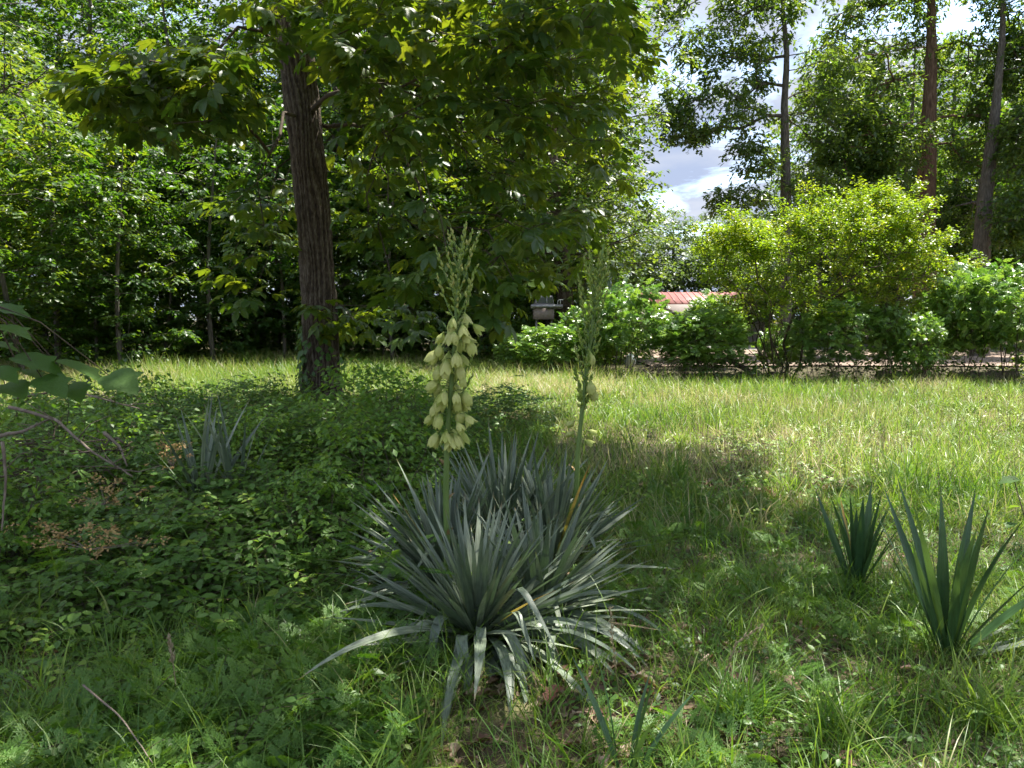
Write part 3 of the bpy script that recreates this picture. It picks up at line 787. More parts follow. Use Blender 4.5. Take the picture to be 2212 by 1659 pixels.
for a_ in [(60, 1890, 60, 34, 2.6, 2, 1.2), (60, 1850, 180, 32, 2.4, 2, 1.0), (70, 1880, 310, 31.5, 2.8, 1.8, 1.0), (46, 1880, 300, 31, 1.3, 1.2, 1.0), (50, 2110, 120, 33, 1.8, 1.6, 1.6), (40, 1880, 410, 31, 1.2, 1.2, .5), (80, 2000, -60, 33, 4, 3, 1.2), (46, 2100, 300, 33, 1.0, 1.2, 1.2), (30, 1790, 380, 31.5, 1.3, 1.2, .7)]:
    B(*a_, X2, Y2)
zs = [at(xx, yy, 33) for xx, yy in ((1998, 760), (1998, 560), (2000, 420), (2006, 250), (2012, 120), (2012, 0), (2010, -150))]
pth = [(q[0] - X2, 0.0, q[2]) for q in zs]; pth[0] = (pth[0][0], 0, -0.1)
oak2 = make_tree('thick_oak', 13, 0.47, [(int(n_ * 1.0), c_, r_) for n_, c_, r_ in b1], 46, 0.55, 0.21, M['oak'], M['bark_red'], LOAK, 4.6, 0.4, 0.018, 0.46, path=pth, step=0.5, thick=.26, droop=(-.5, 1.2), sides=48, nrow=160)
place(oak2, used, X2, Y2, 1, 0, 'thick oak with bare reddish furrowed trunk behind the right end of the yellow shrub', 'tree')
X3, Y3 = at(2125, 690, 31)[0], 31.0
b1 = []
for a_ in [(60, 2210, 120, 32.5, 1.5, 1.6, 1.5), (60, 2220, 300, 30, .95, 1.4, 1.3), (50, 2060, 450, 33, .9, 1.2, .8), (50, 2210, 460, 29.5, .9, 1.2, .9), (60, 2260, 200, 31, 2, 2, 2.4), (50, 2200, -60, 31, 2.4, 2, 1.2)]:
    B(*a_, X3, Y3)
zs = [at(xx, yy, 31) for xx, yy in ((2115, 760), (2120, 560), (2128, 430), (2140, 330), (2152, 220), (2165, 80), (2170, -120))]
pth = [(q[0] - X3, 0.0, q[2]) for q in zs]; pth[0] = (pth[0][0], 0, -0.1)
oak3 = make_tree('leaning_oak', 12, 0.34, [(int(n_ * 1.0), c_, r_) for n_, c_, r_ in b1], 44, 0.55, 0.21, M['oak'], M['bark_grey'], LOAK, 3.6, 0.4, 0.016, 0.46, path=pth, step=0.5, thick=.26, droop=(-.5, 1.2), sides=36, nrow=120)
place(oak3, used, X3, Y3, 1, 0, 'grey barked oak leaning towards the frame edge behind the right hand bushes', 'tree')
# trees behind them (copies of the wood trees)
G3 = 'trees behind the dirt yard'
for k, (x, y, s) in enumerate([(17.5, 43, 1.0), (21, 41, 1.1), (24.5, 43, 1.1), (28.5, 40, 1.1), (25.5, 36, 1.0), (33, 45, 1.2), (29.5, 35, 1.0), (37, 42, 1.2), (20, 50, 1.2), (26, 52, 1.3), (33, 54, 1.3), (22.5, 45.5, 1.0), (27, 44, 1.0), (31, 41, 1.0)]):
    place(protoA[k % 3], used, x, y, s * .95, rng.uniform(0, 6), 'dark tree in the row beyond the dirt yard on the right', 'tree', G3)
for k, (x, y, s) in enumerate([(15.5, 47, 1.3), (19.0, 46, 1.2), (22.6, 47, 1.3), (26.5, 46, 1.3), (30, 44, 1.2), (24, 38.5, .9), (28, 37.5, 1.0), (32, 38, 1.1)]):
    place(protoB[k % 3], used, x, y, s, rng.uniform(0, 6), 'low leafy tree at the far side of the dirt yard', 'tree', 'low trees beyond the dirt yard')
# pale trees far away under the sky gap
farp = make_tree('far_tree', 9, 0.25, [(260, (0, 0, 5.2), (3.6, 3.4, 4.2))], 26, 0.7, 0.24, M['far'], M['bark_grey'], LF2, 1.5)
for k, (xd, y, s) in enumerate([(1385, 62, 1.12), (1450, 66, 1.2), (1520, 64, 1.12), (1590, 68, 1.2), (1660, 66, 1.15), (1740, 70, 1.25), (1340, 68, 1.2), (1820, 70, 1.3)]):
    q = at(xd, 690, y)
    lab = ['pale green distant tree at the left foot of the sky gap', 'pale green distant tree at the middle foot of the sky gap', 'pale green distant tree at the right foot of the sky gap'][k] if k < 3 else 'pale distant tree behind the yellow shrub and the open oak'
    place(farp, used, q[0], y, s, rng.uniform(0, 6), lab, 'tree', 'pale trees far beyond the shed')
# tree off to the left whose boughs enter the upper left corner
lt = make_tree('corner_oak', 13, 0.3, [(200, (0, 0, 9.2), (4.2, 4.2, 3.6)), (50, (2.2, 1.2, 6.6), (2.6, 2.0, .9))], 30, 0.55, 0.15, M['oak'], M['bark_grey'], LF2, 4.5, step=.5)
place(lt, used, -13.4, 15.5, 1, 0.0, 'oak standing left of the view, its dark boughs crossing the upper left corner', 'tree')
sh2 = make_tree('added_shade_tree', 11, 0.25, [(150, np.array([2.3, 6.6, 9.0]) - np.array([7.4, 4.4, 0]), (2.7, 2.7, 1.5)), (70, np.array([5.0, 6.4, 9.4]) - np.array([7.4, 4.4, 0]), (2.6, 2.6, 1.6))], 18, 0.6, 0.17, M['oak'], M['bark_grey'], LF2, 4.5)
place(sh2, used, 7.4, 4.4, 1, 0, 'unseen oak added right of the view so that its crown shades the yucca clump', 'tree')  # unseen tree, added to cast shade on the clump and lower right grass
# a shade tree behind the viewer
shade = make_tree('shade_tree', 13, 0.3, [(110, (0, 0, 9.2), (3.8, 3.8, 2.0))], 24, 0.6, 0.17, M['oak'], M['bark_grey'], LF2, 4.5)
place(shade, used, 4.2, 0.2, 1, 0.4, 'shade tree behind the viewer, out of the picture', 'tree')

# ------------------------------------------------------------------ undergrowth that closes the wood, far woods
acc = Acc()
n = 2300
C = np.stack([rng.uniform(-36, 5.0, n), rng.uniform(25.6, 36, n), rng.uniform(0, 1, n) ** 1.3 * 2.6], 1)
C[:, 2] *= np.clip((C[:, 1] - 24) / 5, .3, 1)
spray_leaves(acc, LF2, C, 24, .6, .2, .20)
acc2 = Acc()
o = tag(link('undergrowth', acc.mesh('undergrowth', M['forest'])), 'dark tangled undergrowth between the trunks at the foot of the wood', 'undergrowth', kind='stuff')
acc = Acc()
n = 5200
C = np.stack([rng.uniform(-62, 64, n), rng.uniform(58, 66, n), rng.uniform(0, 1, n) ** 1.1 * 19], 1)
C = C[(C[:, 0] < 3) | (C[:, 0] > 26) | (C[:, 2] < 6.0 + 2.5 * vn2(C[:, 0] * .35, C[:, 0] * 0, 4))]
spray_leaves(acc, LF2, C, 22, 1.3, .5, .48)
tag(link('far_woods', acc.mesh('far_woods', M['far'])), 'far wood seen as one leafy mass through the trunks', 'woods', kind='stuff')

# ------------------------------------------------------------------ shrubs on the right
def make_shrub(name, H, W, leafm, tpl, ncl, per, spray, size, stems=9, low=.25, thick=.06, droop=(0, .7), r0=.02, spread=.35, rt=.004, blobs=None, base_r=.25, tilt=.45):
    root = empty(name)
    if blobs is None:
        A = ellipsoid_pts(ncl, (0, 0, H * (1 + low) / 2), (W, W * .85, H * (1 - low) / 2), .35)
    else:
        A = np.concatenate([ellipsoid_pts(n, c, r_, .25) for n, c, r_ in blobs])
    A = A[A[:, 2] > .15]
    sP, sPar = [], []
    for k in range(stems):
        a = rng.uniform(0, 6.28); q = np.array([math.cos(a), math.sin(a)]) * rng.uniform(.03, base_r)
        lean = q / max(base_r, .01) * spread * W
        prev = -1
        for j in range(5):
            f = j / 4
            p = np.array([q[0] + lean[0] * f ** 1.3, q[1] + lean[1] * f ** 1.3, -0.05 + f * H * .62])
            if j: p = p + rng.normal(0, .03 * H, 3) * np.array([1, 1, .3])
            sP.append(p); sPar.append(prev); prev = len(sP) - 1
    sP = np.array(sP); sPar = np.array(sPar)
    cost = np.where(sP[:, 2] < H * .2, 2.0, 0.3)
    P, par, tips, ns = grow(sP, sPar, cost, A, .4, .3 * H / 2, .07)
    a = Acc()
    ld = loads(par, 0); idx = np.arange(len(P))[par >= 0]
    rr = np.minimum(rt * ld ** .42, r0)
    sticks(a, P[par[idx]], P[idx], np.minimum(rr[par[idx]], rr[idx] * 1.5), rr[idx], 5)
    s_ = link('stems', a.mesh('stems', M['twig']), root); s_['kind'] = 'stuff'
    a = Acc(); spray_leaves(a, tpl, A, per, spray, thick, size, droop, tilt)
    c = link('foliage', a.mesh('foliage', leafm), root); c['kind'] = 'stuff'
    return root
def mb(n, xd, yd, Y, rx, ry, rz, ox, oy):
    p = at(xd, yd, Y); return (n, (p[0] - ox, p[1] - oy, p[2]), (rx, ry, rz))
bx, by = at(1690, 780, 19.2)[0], 19.2
bl = [mb(300, 1780, 560, 19.2, 2.6, 1.8, 1.3, bx, by), mb(180, 1850, 480, 19.4, 1.7, 1.3, .8, bx, by), mb(170, 1620, 560, 19.0, 1.5, 1.3, 1.0, bx, by), mb(120, 1960, 590, 19.2, 1.25, 1.2, 1.1, bx, by),
      mb(110, 1740, 660, 19.0, 2.6, 1.6, .6, bx, by), mb(16, 1760, 440, 19.2, .6, .5, .5, bx, by), mb(16, 1990, 520, 19, .6, .5, .5, bx, by), mb(14, 1890, 425, 19, .7, .5, .3, bx, by), mb(16, 1540, 520, 19, .5, .5, .4, bx, by), mb(14, 2040, 600, 19, .4, .5, .5, bx, by)]
pl = []
for k in range(70):
    n_, c_, r_ = bl[int(rng.choice([0, 1, 2, 3, 4], p=[.4, .22, .18, .15, .05]))]
    v = norm(rng.normal(size=(1, 3)))[0]; v[2] = abs(v[2]) * .9
    q = np.array(c_) + v * np.array(r_) * .88
    d_ = norm(np.array([[v[0] * .9 + rng.normal(0, .3), v[1] * .6, .75 + .3 * rng.random()]]))[0]
    l_ = rng.uniform(.35, .85)
    for t_ in np.arange(0, 1.01, .2): pl.append((1, tuple(q + d_ * l_ * t_ + np.array([d_[0], 0, -.4]) * .25 * t_ ** 2), (.03, .03, .03)))
bl = [(int(n_ * .72), c_, r_) for n_, c_, r_ in bl] + pl
big = make_shrub('yellow_shrub', 3.2, 1.9, M['myrtle'], LF2, 0, 60, .26, .078, stems=16, r0=.035, rt=.005, blobs=bl, base_r=.42, thick=.09, droop=(-.6, .6), spread=.55)
tag(big, 'big yellow-green many-stemmed shrub, the tallest of the bushes by the dirt yard', 'shrub')
big.location = (bx, by, float(gh(bx, by)))
lm1 = M['sumac']
shr = [make_shrub('leafy_bush', 1.9, 1.0, lm1, SUM[k % 2], 105, 11, .27, .92, stems=7, low=.27, droop=(-.6, .7), r0=.022, tilt=.5) for k in range(3)]
def bush(k, xd, Y, s, label, sz=1.0, sx=1.0, top=None):
    q = at(xd, 780, Y)
    o = place(shr[k], used, q[0], Y, s, rng.uniform(0, 6), label, 'bush', 'light green bushes in front of the dirt yard', sz=sz)
    return o
# s from picture width; sz so that the crown top meets the line seen
def bush_px(k, xd, Y, width, ytop, label):
    z = at(xd, ytop, Y)[2] - float(gh(at(xd, 780, Y)[0], Y))
    s = (width / FD * Y) / 2.1
    return bush(k, xd, Y, s, label, sz=max(.3, z / 1.98 / s))
bush_px(0, 1190, 20.0, 170, 690, 'low round light green bush, leftmost of the bushes beside the dark wood')
bush_px(1, 1255, 20.5, 120, 655, 'light green bush just behind the greener flower stalk')
bush_px(2, 1355, 19.6, 190, 598, 'tall light green bush with bare brown stems beside the white sack')
bush_px(0, 1475, 19.2, 120, 662, 'light green bush between the brush pile and the shed roof')
bush_px(1, 1525, 18.6, 200, 660, 'broad bright green bush in front of the left foot of the yellow shrub')
bush_px(2, 1810, 18.4, 190, 632, 'bright green bush with two dark stems in front of the yellow shrub')
bush_px(0, 1920, 18.2, 90, 640, 'narrow green bush between the two-stemmed bush and the tall corner bush')
bush_px(1, 1985, 17.6, 110, 668, 'small thin bush with see-through foliage in front of the dirt yard')
bush_px(2, 2090, 18.2, 180, 560, 'tall green bush with a slim forked trunk, second from the frame edge')
bush_px(0, 2185, 18.0, 220, 540, 'tall dark-stemmed bush at the frame edge, its trunk splitting near the ground')
bush_px(1, 1695, 20.4, 120, 690, 'small bush hiding the foot of the open oak behind the yellow shrub')
bush_px(2, 2030, 19.3, 120, 610, 'bush between the thin see-through bush and the tall forked one')
bush_px(1, 1115, 21.0, 90, 715, 'smallest low bush at the dark edge of the wood beside the flower stalk')
bush_px(0, 1310, 21.5, 130, 640, 'bush behind the greener flower stalk, in front of the parked machine')
bush_px(2, 1540, 24.0, 130, 622, 'round bush hiding the right end of the shed roof')

# understory of the hedge line: weeds, leaf mould, twigs
acc = Acc(); n = 330
X = rng.uniform(4.2, 14.5, n); Yh = 18.4 + rng.normal(0, .45, n) + .02 * X
C = np.stack([X, Yh, gh(X, Yh) + rng.uniform(.03, .62, n)], 1)
spray_leaves(acc, LF2, C, 16, .28, .09, .10)
tag(link('hedge_weeds', acc.mesh('hedge_weeds', M['forest'])), 'low dark weeds at the foot of the bushes along the yard', 'weeds', kind='stuff')
acc = Acc(); n = 500
X = rng.uniform(4.0, 14.5, n); Yh = 18.1 + rng.normal(0, .5, n)
A_ = np.stack([X, Yh, gh(X, Yh)], 1); B_ = A_ + np.stack([rng.normal(0, .25, n), rng.normal(0, .2, n), rng.uniform(.15, .8, n)], 1)
sticks(acc, A_, B_, .006, .002, 3)
tag(link('dry_stems', acc.mesh('dry_stems', M['dead_wood'])), 'thin dry upright stems among the hedge weeds', 'stems', kind='stuff')
def log(name, a, b, r, label, mat='bark', group=None):
    a = np.array(a); b = np.array(b); n = 14; t = np.linspace(0, 1, n)[:, None]
    pts = a + (b - a) * t + rng.normal(0, r * .18, (n, 3))
    c = (a + b) / 2
    acc = Acc(); tube(acc, pts - c, r * (1 + rng.normal(0, .06, n)), 12)
    me = acc.mesh(name, M[mat]); o = link(name, me, None, c); return tag(o, label, 'log', group)
def gl(xd, Y, dz):
    p = at(xd, 700, Y); return (p[0], Y, float(gh(p[0], Y)) + dz)
log('fallen_log', gl(1480, 18.7, .12), gl(1705, 18.9, .14), .11, 'dark fallen log lying below the yellow shrub', group='logs along the hedge')
log('fallen_log', gl(1560, 19.6, .72), gl(1650, 18.9, .10), .07, 'short dark log leaning up into the yellow shrub', group='logs along the hedge')
log('fallen_log', gl(1900, 18.7, .16), gl(2010, 18.9, .18), .12, 'brown weathered log under the thin see-through bush', 'dead_wood', group='logs along the hedge')
log('fallen_log', gl(2060, 18.5, .16), gl(2205, 18.4, .22), .12, 'brown log half buried in weeds at the frame edge', 'dead_wood', group='logs along the hedge')
log('stump', gl(2008, 18.0, -.05), gl(2006, 18.0, .42), .09, 'short broken reddish stump beside the slim forked bush', 'bark_red')
def brush_pile(name, c, n, L, H, label, mat='dead_wood', r=.009):
    c = np.array(c, float); acc = Acc()
    for k in range(n):
        a = rng.uniform(0, 6.28); l = L * rng.uniform(.4, 1); p = rng.normal(0, L * .25, 3); p[2] = rng.uniform(0, H) * math.exp(-np.hypot(p[0], p[1]) / L)
        d = np.array([math.cos(a), math.sin(a) * .7, rng.normal(.1, .25)]) * l
        t = np.linspace(-.5, .5, 6)[:, None]
        pts = p + d * t + rng.normal(0, .03, (6, 3)) * l; pts[:, 2] = np.maximum(pts[:, 2], .01)
        tube(acc, pts, np.linspace(1, .4, 6) * r * rng.uniform(.4, 1.6), 5, rng.random())
    o = link(name, acc.mesh(name, M[mat]), None, c); return tag(o, label, 'brush pile')
brush_pile('brush_pile', gl(1420, 18.9, 0), 150, 1.3, .55, 'grey heap of cut twigs between two bright green bushes', r=.008)

# ------------------------------------------------------------------ shed, vehicle, sack beyond
def box(acc, x0, x1, y0, y1, z0, z1, rn=.5):
    V = [(x, y, z) for z in (z0, z1) for y in (y0, y1) for x in (x0, x1)]
    acc.add(V, [(0, 2, 3, 1), (4, 5, 7, 6), (0, 1, 5, 4), (2, 6, 7, 3), (0, 4, 6, 2), (1, 3, 7, 5)], rn)
M['red_metal'] = noise_mat('red_metal', [(0.3, (0.34, 0.13, 0.12)), (0.7, (0.42, 0.19, 0.17))], 2, rough=0.4, bump=0.05, spec=.6)
M['cream_wall'] = noise_mat('cream_wall', [(0.3, (0.50, 0.45, 0.42)), (0.7, (0.60, 0.55, 0.52))], 3, rough=0.7, bump=0.1)
M['dark_glass'] = noise_mat('dark_glass', [(0.3, (0.02, 0.025, 0.03)), (0.7, (0.04, 0.045, 0.05))], 2, rough=0.08, bump=0, spec=.8)
M['pale_trim'] = noise_mat('pale_trim', [(0.3, (0.6, 0.6, 0.58)), (0.7, (0.7, 0.7, 0.68))], 3, rough=0.6, bump=0)
M['tan_paint'] = noise_mat('tan_paint', [(0.3, (0.26, 0.20, 0.18)), (0.7, (0.34, 0.27, 0.25))], 3, rough=0.45, bump=0.05)
M['grey_metal'] = noise_mat('grey_metal', [(0.3, (0.22, 0.21, 0.21)), (0.7, (0.40, 0.39, 0.38))], 6, rough=0.35, bump=0.1, metallic=.5)
M['rubber'] = noise_mat('rubber', [(0.3, (0.02, 0.02, 0.02)), (0.7, (0.04, 0.04, 0.04))], 6, rough=0.8, bump=0.1)
M['white_sack'] = noise_mat('white_sack', [(0.3, (0.45, 0.47, 0.55)), (0.6, (0.72, 0.74, 0.8)), (0.8, (0.8, 0.8, 0.84))], 5, rough=0.55, bump=0.6, bscale=9)
sx0, sx1 = at(1385, 650, 50)[0], at(1640, 650, 50)[0]
ztop, zeave = at(1440, 631, 50)[2], at(1440, 652, 48)[2]
sh = empty('metal_roof_shed', ((sx0 + sx1) / 2, 50, 0)); hw = (sx1 - sx0) / 2
tag(sh, 'long low shed with a red metal roof and pale walls beyond the bushes', 'shed')
a = Acc(); box(a, -hw + .3, hw - .3, -1.6, 2.4, -.1, zeave - .12)
link('wall', a.mesh('wall', M['cream_wall']), sh)
a = Acc()
V = [(-hw, -2.2, zeave - .1), (hw, -2.2, zeave - .1), (hw, .4, ztop), (-hw, .4, ztop), (-hw, 3.0, zeave - .1), (hw, 3.0, zeave - .1)]
Vl = [(x, y, z - .06) for x, y, z in V]
a.add(V + Vl, [(0, 1, 2, 3), (3, 2, 5, 4), (6, 9, 8, 7), (9, 10, 11, 8), (0, 6, 7, 1), (4, 5, 11, 10), (0, 3, 9, 6), (3, 4, 10, 9), (1, 7, 8, 2), (2, 8, 11, 5)])
roof = link('roof', a.mesh('roof', M['red_metal']), sh)
rm = None
for k in range(19):
    x = -hw + .2 + k * (2 * hw - .4) / 18
    if rm is None:
        a = Acc(); L_ = math.hypot(2.6, ztop - zeave + .1); box(a, -.025, .025, 0, L_, 0, .045); rm = a.mesh('roof_rib', M['red_metal'])
    o = link('roof_rib', rm, roof, (x, -2.2, zeave - .098)); o.rotation_euler = (math.atan2(ztop - zeave + .1, 2.6), 0, 0)
for xw in (-hw * .55, hw * .25, hw * .7):
    a = Acc(); box(a, xw - .5, xw + .5, -1.66, -1.6, 1.1, 2.0); w = link('window', a.mesh('window', M['pale_trim']), sh)
    a = Acc(); box(a, xw - .42, xw + .42, -1.68, -1.66, 1.18, 1.92); link('pane', a.mesh('pane', M['dark_glass']), w)
a = Acc(); box(a, -.45, .45, -1.66, -1.6, -.05, 1.95); link('door', a.mesh('door', M['pale_trim']), sh)
# parked vehicle in the dark gap
VY = 22.9; vx = at(1176, 690, VY); vh = empty('parked_vehicle', (vx[0] + .03, VY, float(gh(vx[0], VY)))); vh.scale = (.84, .84, 1)
tag(vh, 'tan and grey machine with a glass cab parked in shade behind the leftmost bush', 'vehicle')
zb = at(1176, 690, VY)[2]; zr = at(1176, 657, VY)[2]; zt = at(1176, 639, VY)[2]
a = Acc(); box(a, -.42, .28, -.5, 1.6, zb, zr - .13); link('body', a.mesh('body', M['tan_paint']), vh)
a = Acc(); box(a, -.52, .58, -.56, 1.7, zr - .13, zr - .02); box(a, -.5, .56, -.60, -.56, zr - .10, zr - .05); link('deck_rail', a.mesh('deck_rail', M['grey_metal']), vh)
a = Acc(); V = [(-.42, -.3, zr - .02), (.30, -.3, zr - .02), (.30, .9, zr - .02), (-.42, .9, zr - .02), (-.30, -.2, zt), (.24, -.2, zt), (.24, .8, zt), (-.30, .8, zt)]
a.add(V, [(0, 1, 5, 4), (1, 2, 6, 5), (2, 3, 7, 6), (3, 0, 4, 7), (4, 5, 6, 7), (3, 2, 1, 0)])
cab = link('cab', a.mesh('cab', M['grey_metal']), vh)
a = Acc(); a.add([(-.33, -.297, zr + .03), (.02, -.297, zr + .03), (.02, -.235, zt - .05), (-.26, -.235, zt - .05)], [(0, 1, 2, 3)]); a.add([(.06, -.30, zr + .03), (.27, -.30, zr + .03), (.23, -.238, zt - .05), (.06, -.238, zt - .05)], [(0, 1, 2, 3)])
link('pane', a.mesh('pane', M['dark_glass']), cab)
a = Acc(); tube(a, [(.40, -.5, zr - .02), (.42, -.5, zr + .10), (.48, -.5, zr + .12), (.60, -.5, zr + .12)], .012, 6); tube(a, [(.50, -.5, zr - .02), (.50, -.5, zr + .12)], .010, 6); link('handle', a.mesh('handle', M['pale_trim']), vh)
for sx in (-.40, .30):
    for yy in (-.1, 1.3):
        a = Acc(); tube(a, [(sx - .1, yy, .38), (sx + .1, yy, .38)], .38, 20); w = link('wheel', a.mesh('wheel', M['rubber']), vh)
        a = Acc(); tube(a, [(sx - .105, yy, .38), (sx + .105, yy, .38)], .18, 16); link('rim', a.mesh('rim', M['grey_metal']), w)
for sx in (-.3, .2):
    a = Acc(); box(a, sx - .04, sx + .04, 0, 1.3, .4, zb + .02); link('frame', a.mesh('frame', M['grey_metal']), vh)
sk = gl(1362, 21.0, 0.42)
V, F = [], []
nu, nv = 14, 10
for i in range(nv + 1):
    for j in range(nu):
        ph = math.pi * i / nv; th = 2 * math.pi * j / nu
        rr = .15 * (1 + .18 * math.sin(3 * th + 2 * ph) * math.sin(ph) + rng.normal(0, .03))
        V.append((rr * math.sin(ph) * math.cos(th), rr * math.sin(ph) * math.sin(th), .21 * math.cos(ph)))
for i in range(nv):
    for j in range(nu): F.append((i * nu + j, (i + 1) * nu + j, (i + 1) * nu + (j + 1) % nu, i * nu + (j + 1) % nu))
a = Acc(); a.add(V, F); tag(link('plastic_sack', a.mesh('plastic_sack', M['white_sack'], True), None, sk), 'crumpled white plastic sack caught among the stems of the tall light green bush', 'sack')

# ------------------------------------------------------------------ field grass
def inview(x, y, m=.04):
    return np.abs(x) < y * (.675 + m) + .35
def scatter(n, y0, y1, pw=1.0):
    """n points in the wedge in front of the viewer, more of them near"""
    y = (y0 ** pw + rng.random(n) * (y1 ** pw - y0 ** pw)) ** (1 / pw)
    x = rng.uniform(-1, 1, n) * (y * .74 + .4)
    return x, y
# left mound with vines
def mound(x, y):
    bx_ = 0.7 + 0.5 * (fbm(x * .6 + 7, y * .6, 3, 21) - .5)
    edge_ = np.clip((-.25 - .10 * (y - 3.2) * (y < 6) + .22 * np.clip(y - 6, 0, 6) - x) / .9, 0, 1) * np.clip((y - 3.3) / 1.3, 0, 1) * np.clip((12.8 - y) / 1.5, 0, 1)
    lumps = fbm(x * 1.1, y * 1.1, 3, 33)
    hole = np.clip((fbm(x * 1.9 + 3, y * 1.9, 2, 77) - .30) / .18, .12, 1)
    return edge_ * (0.10 + 1.05 * lumps ** 1.6 * bx_) * hole
def green_zone(x, y): return np.clip(mound(x, y) / .2, 0, 1)
acc = Acc()
# tufted blades 6 - 24 m
x, y = scatter(150000, 5.2, 26.5, 1.25)
patch = fbm(x * .55, y * .45, 3, 51); dry = fbm(x * .8 + 31, y * .8, 3, 61)
keep = (rng.random(len(x)) < .15 + 1.1 * patch) & (mound(x, y) < .30) & ~((x > 3.5) & (y > 18.0)) & (((x - 2.2) / .75) ** 2 + ((y - 6.6) / .45) ** 2 > rng.random(len(x)) * 1.6) & ~((x > 1.0) & (y > 22))
x, y, patch, dry = x[keep], y[keep], patch[keep], dry[keep]
n = len(x)
L_ = rng.uniform(.08, .36, n) * (.5 + 1.6 * patch) * np.where(y > 17, 1.35, 1)
rn = np.clip(.52 + 1.7 * (dry - .5) + rng.normal(0, .24, n), 0, 1)
ribbons(acc, np.stack([x, y, gh(x, y) - .01], 1), rng.uniform(0, 6.28, n), rng.uniform(0, .5, n), rng.uniform(.2, 1.5, n), L_, rng.uniform(.004, .009, n) * (1 + y * .035), 3, rn)
# near blades 1.6 - 6 m
x, y = scatter(70000, 1.7, 6.5, 1.4)
patch = fbm(x * 1.3, y * 1.3, 3, 71); dry = fbm(x * 1.6 + 31, y * 1.6, 3, 81)
dens = .25 + 1.0 * patch; dens = dens * np.where(x > -.4, 1, .8)
litter = np.exp(-(((x - .45) / .55) ** 2 + ((y - 2.75) / .45) ** 2))
keep = (rng.random(len(x)) < dens * (1 - .75 * litter)) & (mound(x, y) < .08)
x, y, patch, dry = x[keep], y[keep], patch[keep], dry[keep]; n = len(x)
rn = np.clip(.30 + 1.2 * (dry - .5) + rng.normal(0, .18, n), 0, .9)
ribbons(acc, np.stack([x, y, gh(x, y) - .01], 1), rng.uniform(0, 6.28, n), rng.uniform(0, .6, n), rng.uniform(.3, 1.9, n), rng.uniform(.06, .24, n) * (.5 + 1.2 * patch), rng.uniform(.002, .005, n), 4, rn)
x, y = scatter(9000, 3.2, 11, 1.0); k = (mound(x, y) > .06) & (rng.random(len(x)) < fbm(x * 1.1, y * 1.1, 2, 12) * .9); x, y = x[k], y[k]; n = len(x)
ribbons(acc, np.stack([x, y, gh(x, y)], 1), rng.uniform(0, 6.28, n), rng.uniform(0, .6, n), rng.uniform(.3, 1.9, n), rng.uniform(.25, .65, n), rng.uniform(.004, .012, n), 5, np.clip(rng.normal(.35, .25, n), 0, 1))
# clumps: wide bright tufts in the field
def clumps(nc, x0, x1, y0, y1, per, L0, L1, w, rn0, bend=(.5, 1.7)):
    cx, cy_ = rng.uniform(x0, x1, nc), rng.uniform(y0, y1, nc)
    X = np.repeat(cx, per) + rng.normal(0, .05, nc * per); Y_ = np.repeat(cy_, per) + rng.normal(0, .05, nc * per); m = nc * per
    rr = np.clip(np.repeat(rng.normal(rn0, .12, nc), per) + rng.normal(0, .1, m), 0, 1)
    ribbons(acc, np.stack([X, Y_, gh(X, Y_) - .01], 1), rng.uniform(0, 6.28, m), rng.uniform(.05, .55, m), rng.uniform(*bend, m), rng.uniform(L0, L1, m), rng.uniform(.7, 1.3, m) * w, 5, rr)
clumps(420, -1.5, 12, 6.0, 18.5, 28, .2, .5, .011, .42)
clumps(160, .3, 5, 3.8, 8, 24, .12, .34, .007, .22)
clumps(200, -9.5, 1.5, 14.5, 24.5, 26, .25, .5, .012, .45)
clumps(40, .6, 4, 2.2, 6, 24, .12, .3, .005, .25)
clumps(110, -2.6, .3, 1.9, 3.6, 22, .15, .42, .006, .35)
clumps(120, .4, 3.2, 2.0, 4.2, 22, .15, .42, .0055, .35)
clumps(150, -.8, 2.3, 14.0, 18.8, 34, .2, .5, .011, .95)
clumps(60, 2, 9, 9, 17, 26, .15, .4, .009, .9)
grass = link('grass', acc.mesh('grass', M['grass']))
tag(grass, 'rough green and straw-flecked grass covering the clearing', 'grass', kind='stuff')
# dry thatch
acc = Acc()
x, y = scatter(46000, 1.7, 7, 1.3); k = (mound(x, y) < .1) & (rng.random(len(x)) < .25 + fbm(x * 1.2 + 9, y * 1.2, 3, 91) * .9); x, y = x[k], y[k]; n = len(x)
ribbons(acc, np.stack([x, y, gh(x, y) + rng.uniform(.0, .02, n)], 1), rng.uniform(0, 6.28, n), rng.uniform(1.1, 1.55, n), rng.uniform(-.3, .5, n), rng.uniform(.05, .16, n), rng.uniform(.0015, .003, n), 2)
x, y = scatter(42000, 6.5, 24, 1.3); k = (mound(x, y) < .1) & (rng.random(len(x)) < .2 + fbm(x * .7 + 9, y * .7, 3, 95)) & ~((x > 3.5) & (y > 18)); x, y = x[k], y[k]; n = len(x)
ribbons(acc, np.stack([x, y, gh(x, y) + rng.uniform(.0, .08, n)], 1), rng.uniform(0, 6.28, n), rng.uniform(.7, 1.5, n), rng.uniform(-.3, .5, n), rng.uniform(.08, .25, n), rng.uniform(.004, .008, n), 2)
# tall thin seed stalks on the right
x = rng.uniform(2.0, 9.5, 2600); y = rng.uniform(6, 15.5, 2600); k = inview(x, y) & (rng.random(2600) < vn2(x * .9, y * .9, 5) * 1.2); x, y = x[k], y[k]; n = len(x)
ribbons(acc, np.stack([x, y, gh(x, y)], 1), rng.uniform(0, 6.28, n), rng.uniform(0, .12, n), rng.uniform(0, .25, n), rng.uniform(.3, .6, n), rng.uniform(.004, .006, n), 3, rng.uniform(0, .4, n))
tag(link('dry_thatch', acc.mesh('dry_thatch', M['straw'])), 'dry straw-coloured stems lying and standing through the grass', 'dry grass', kind='stuff')

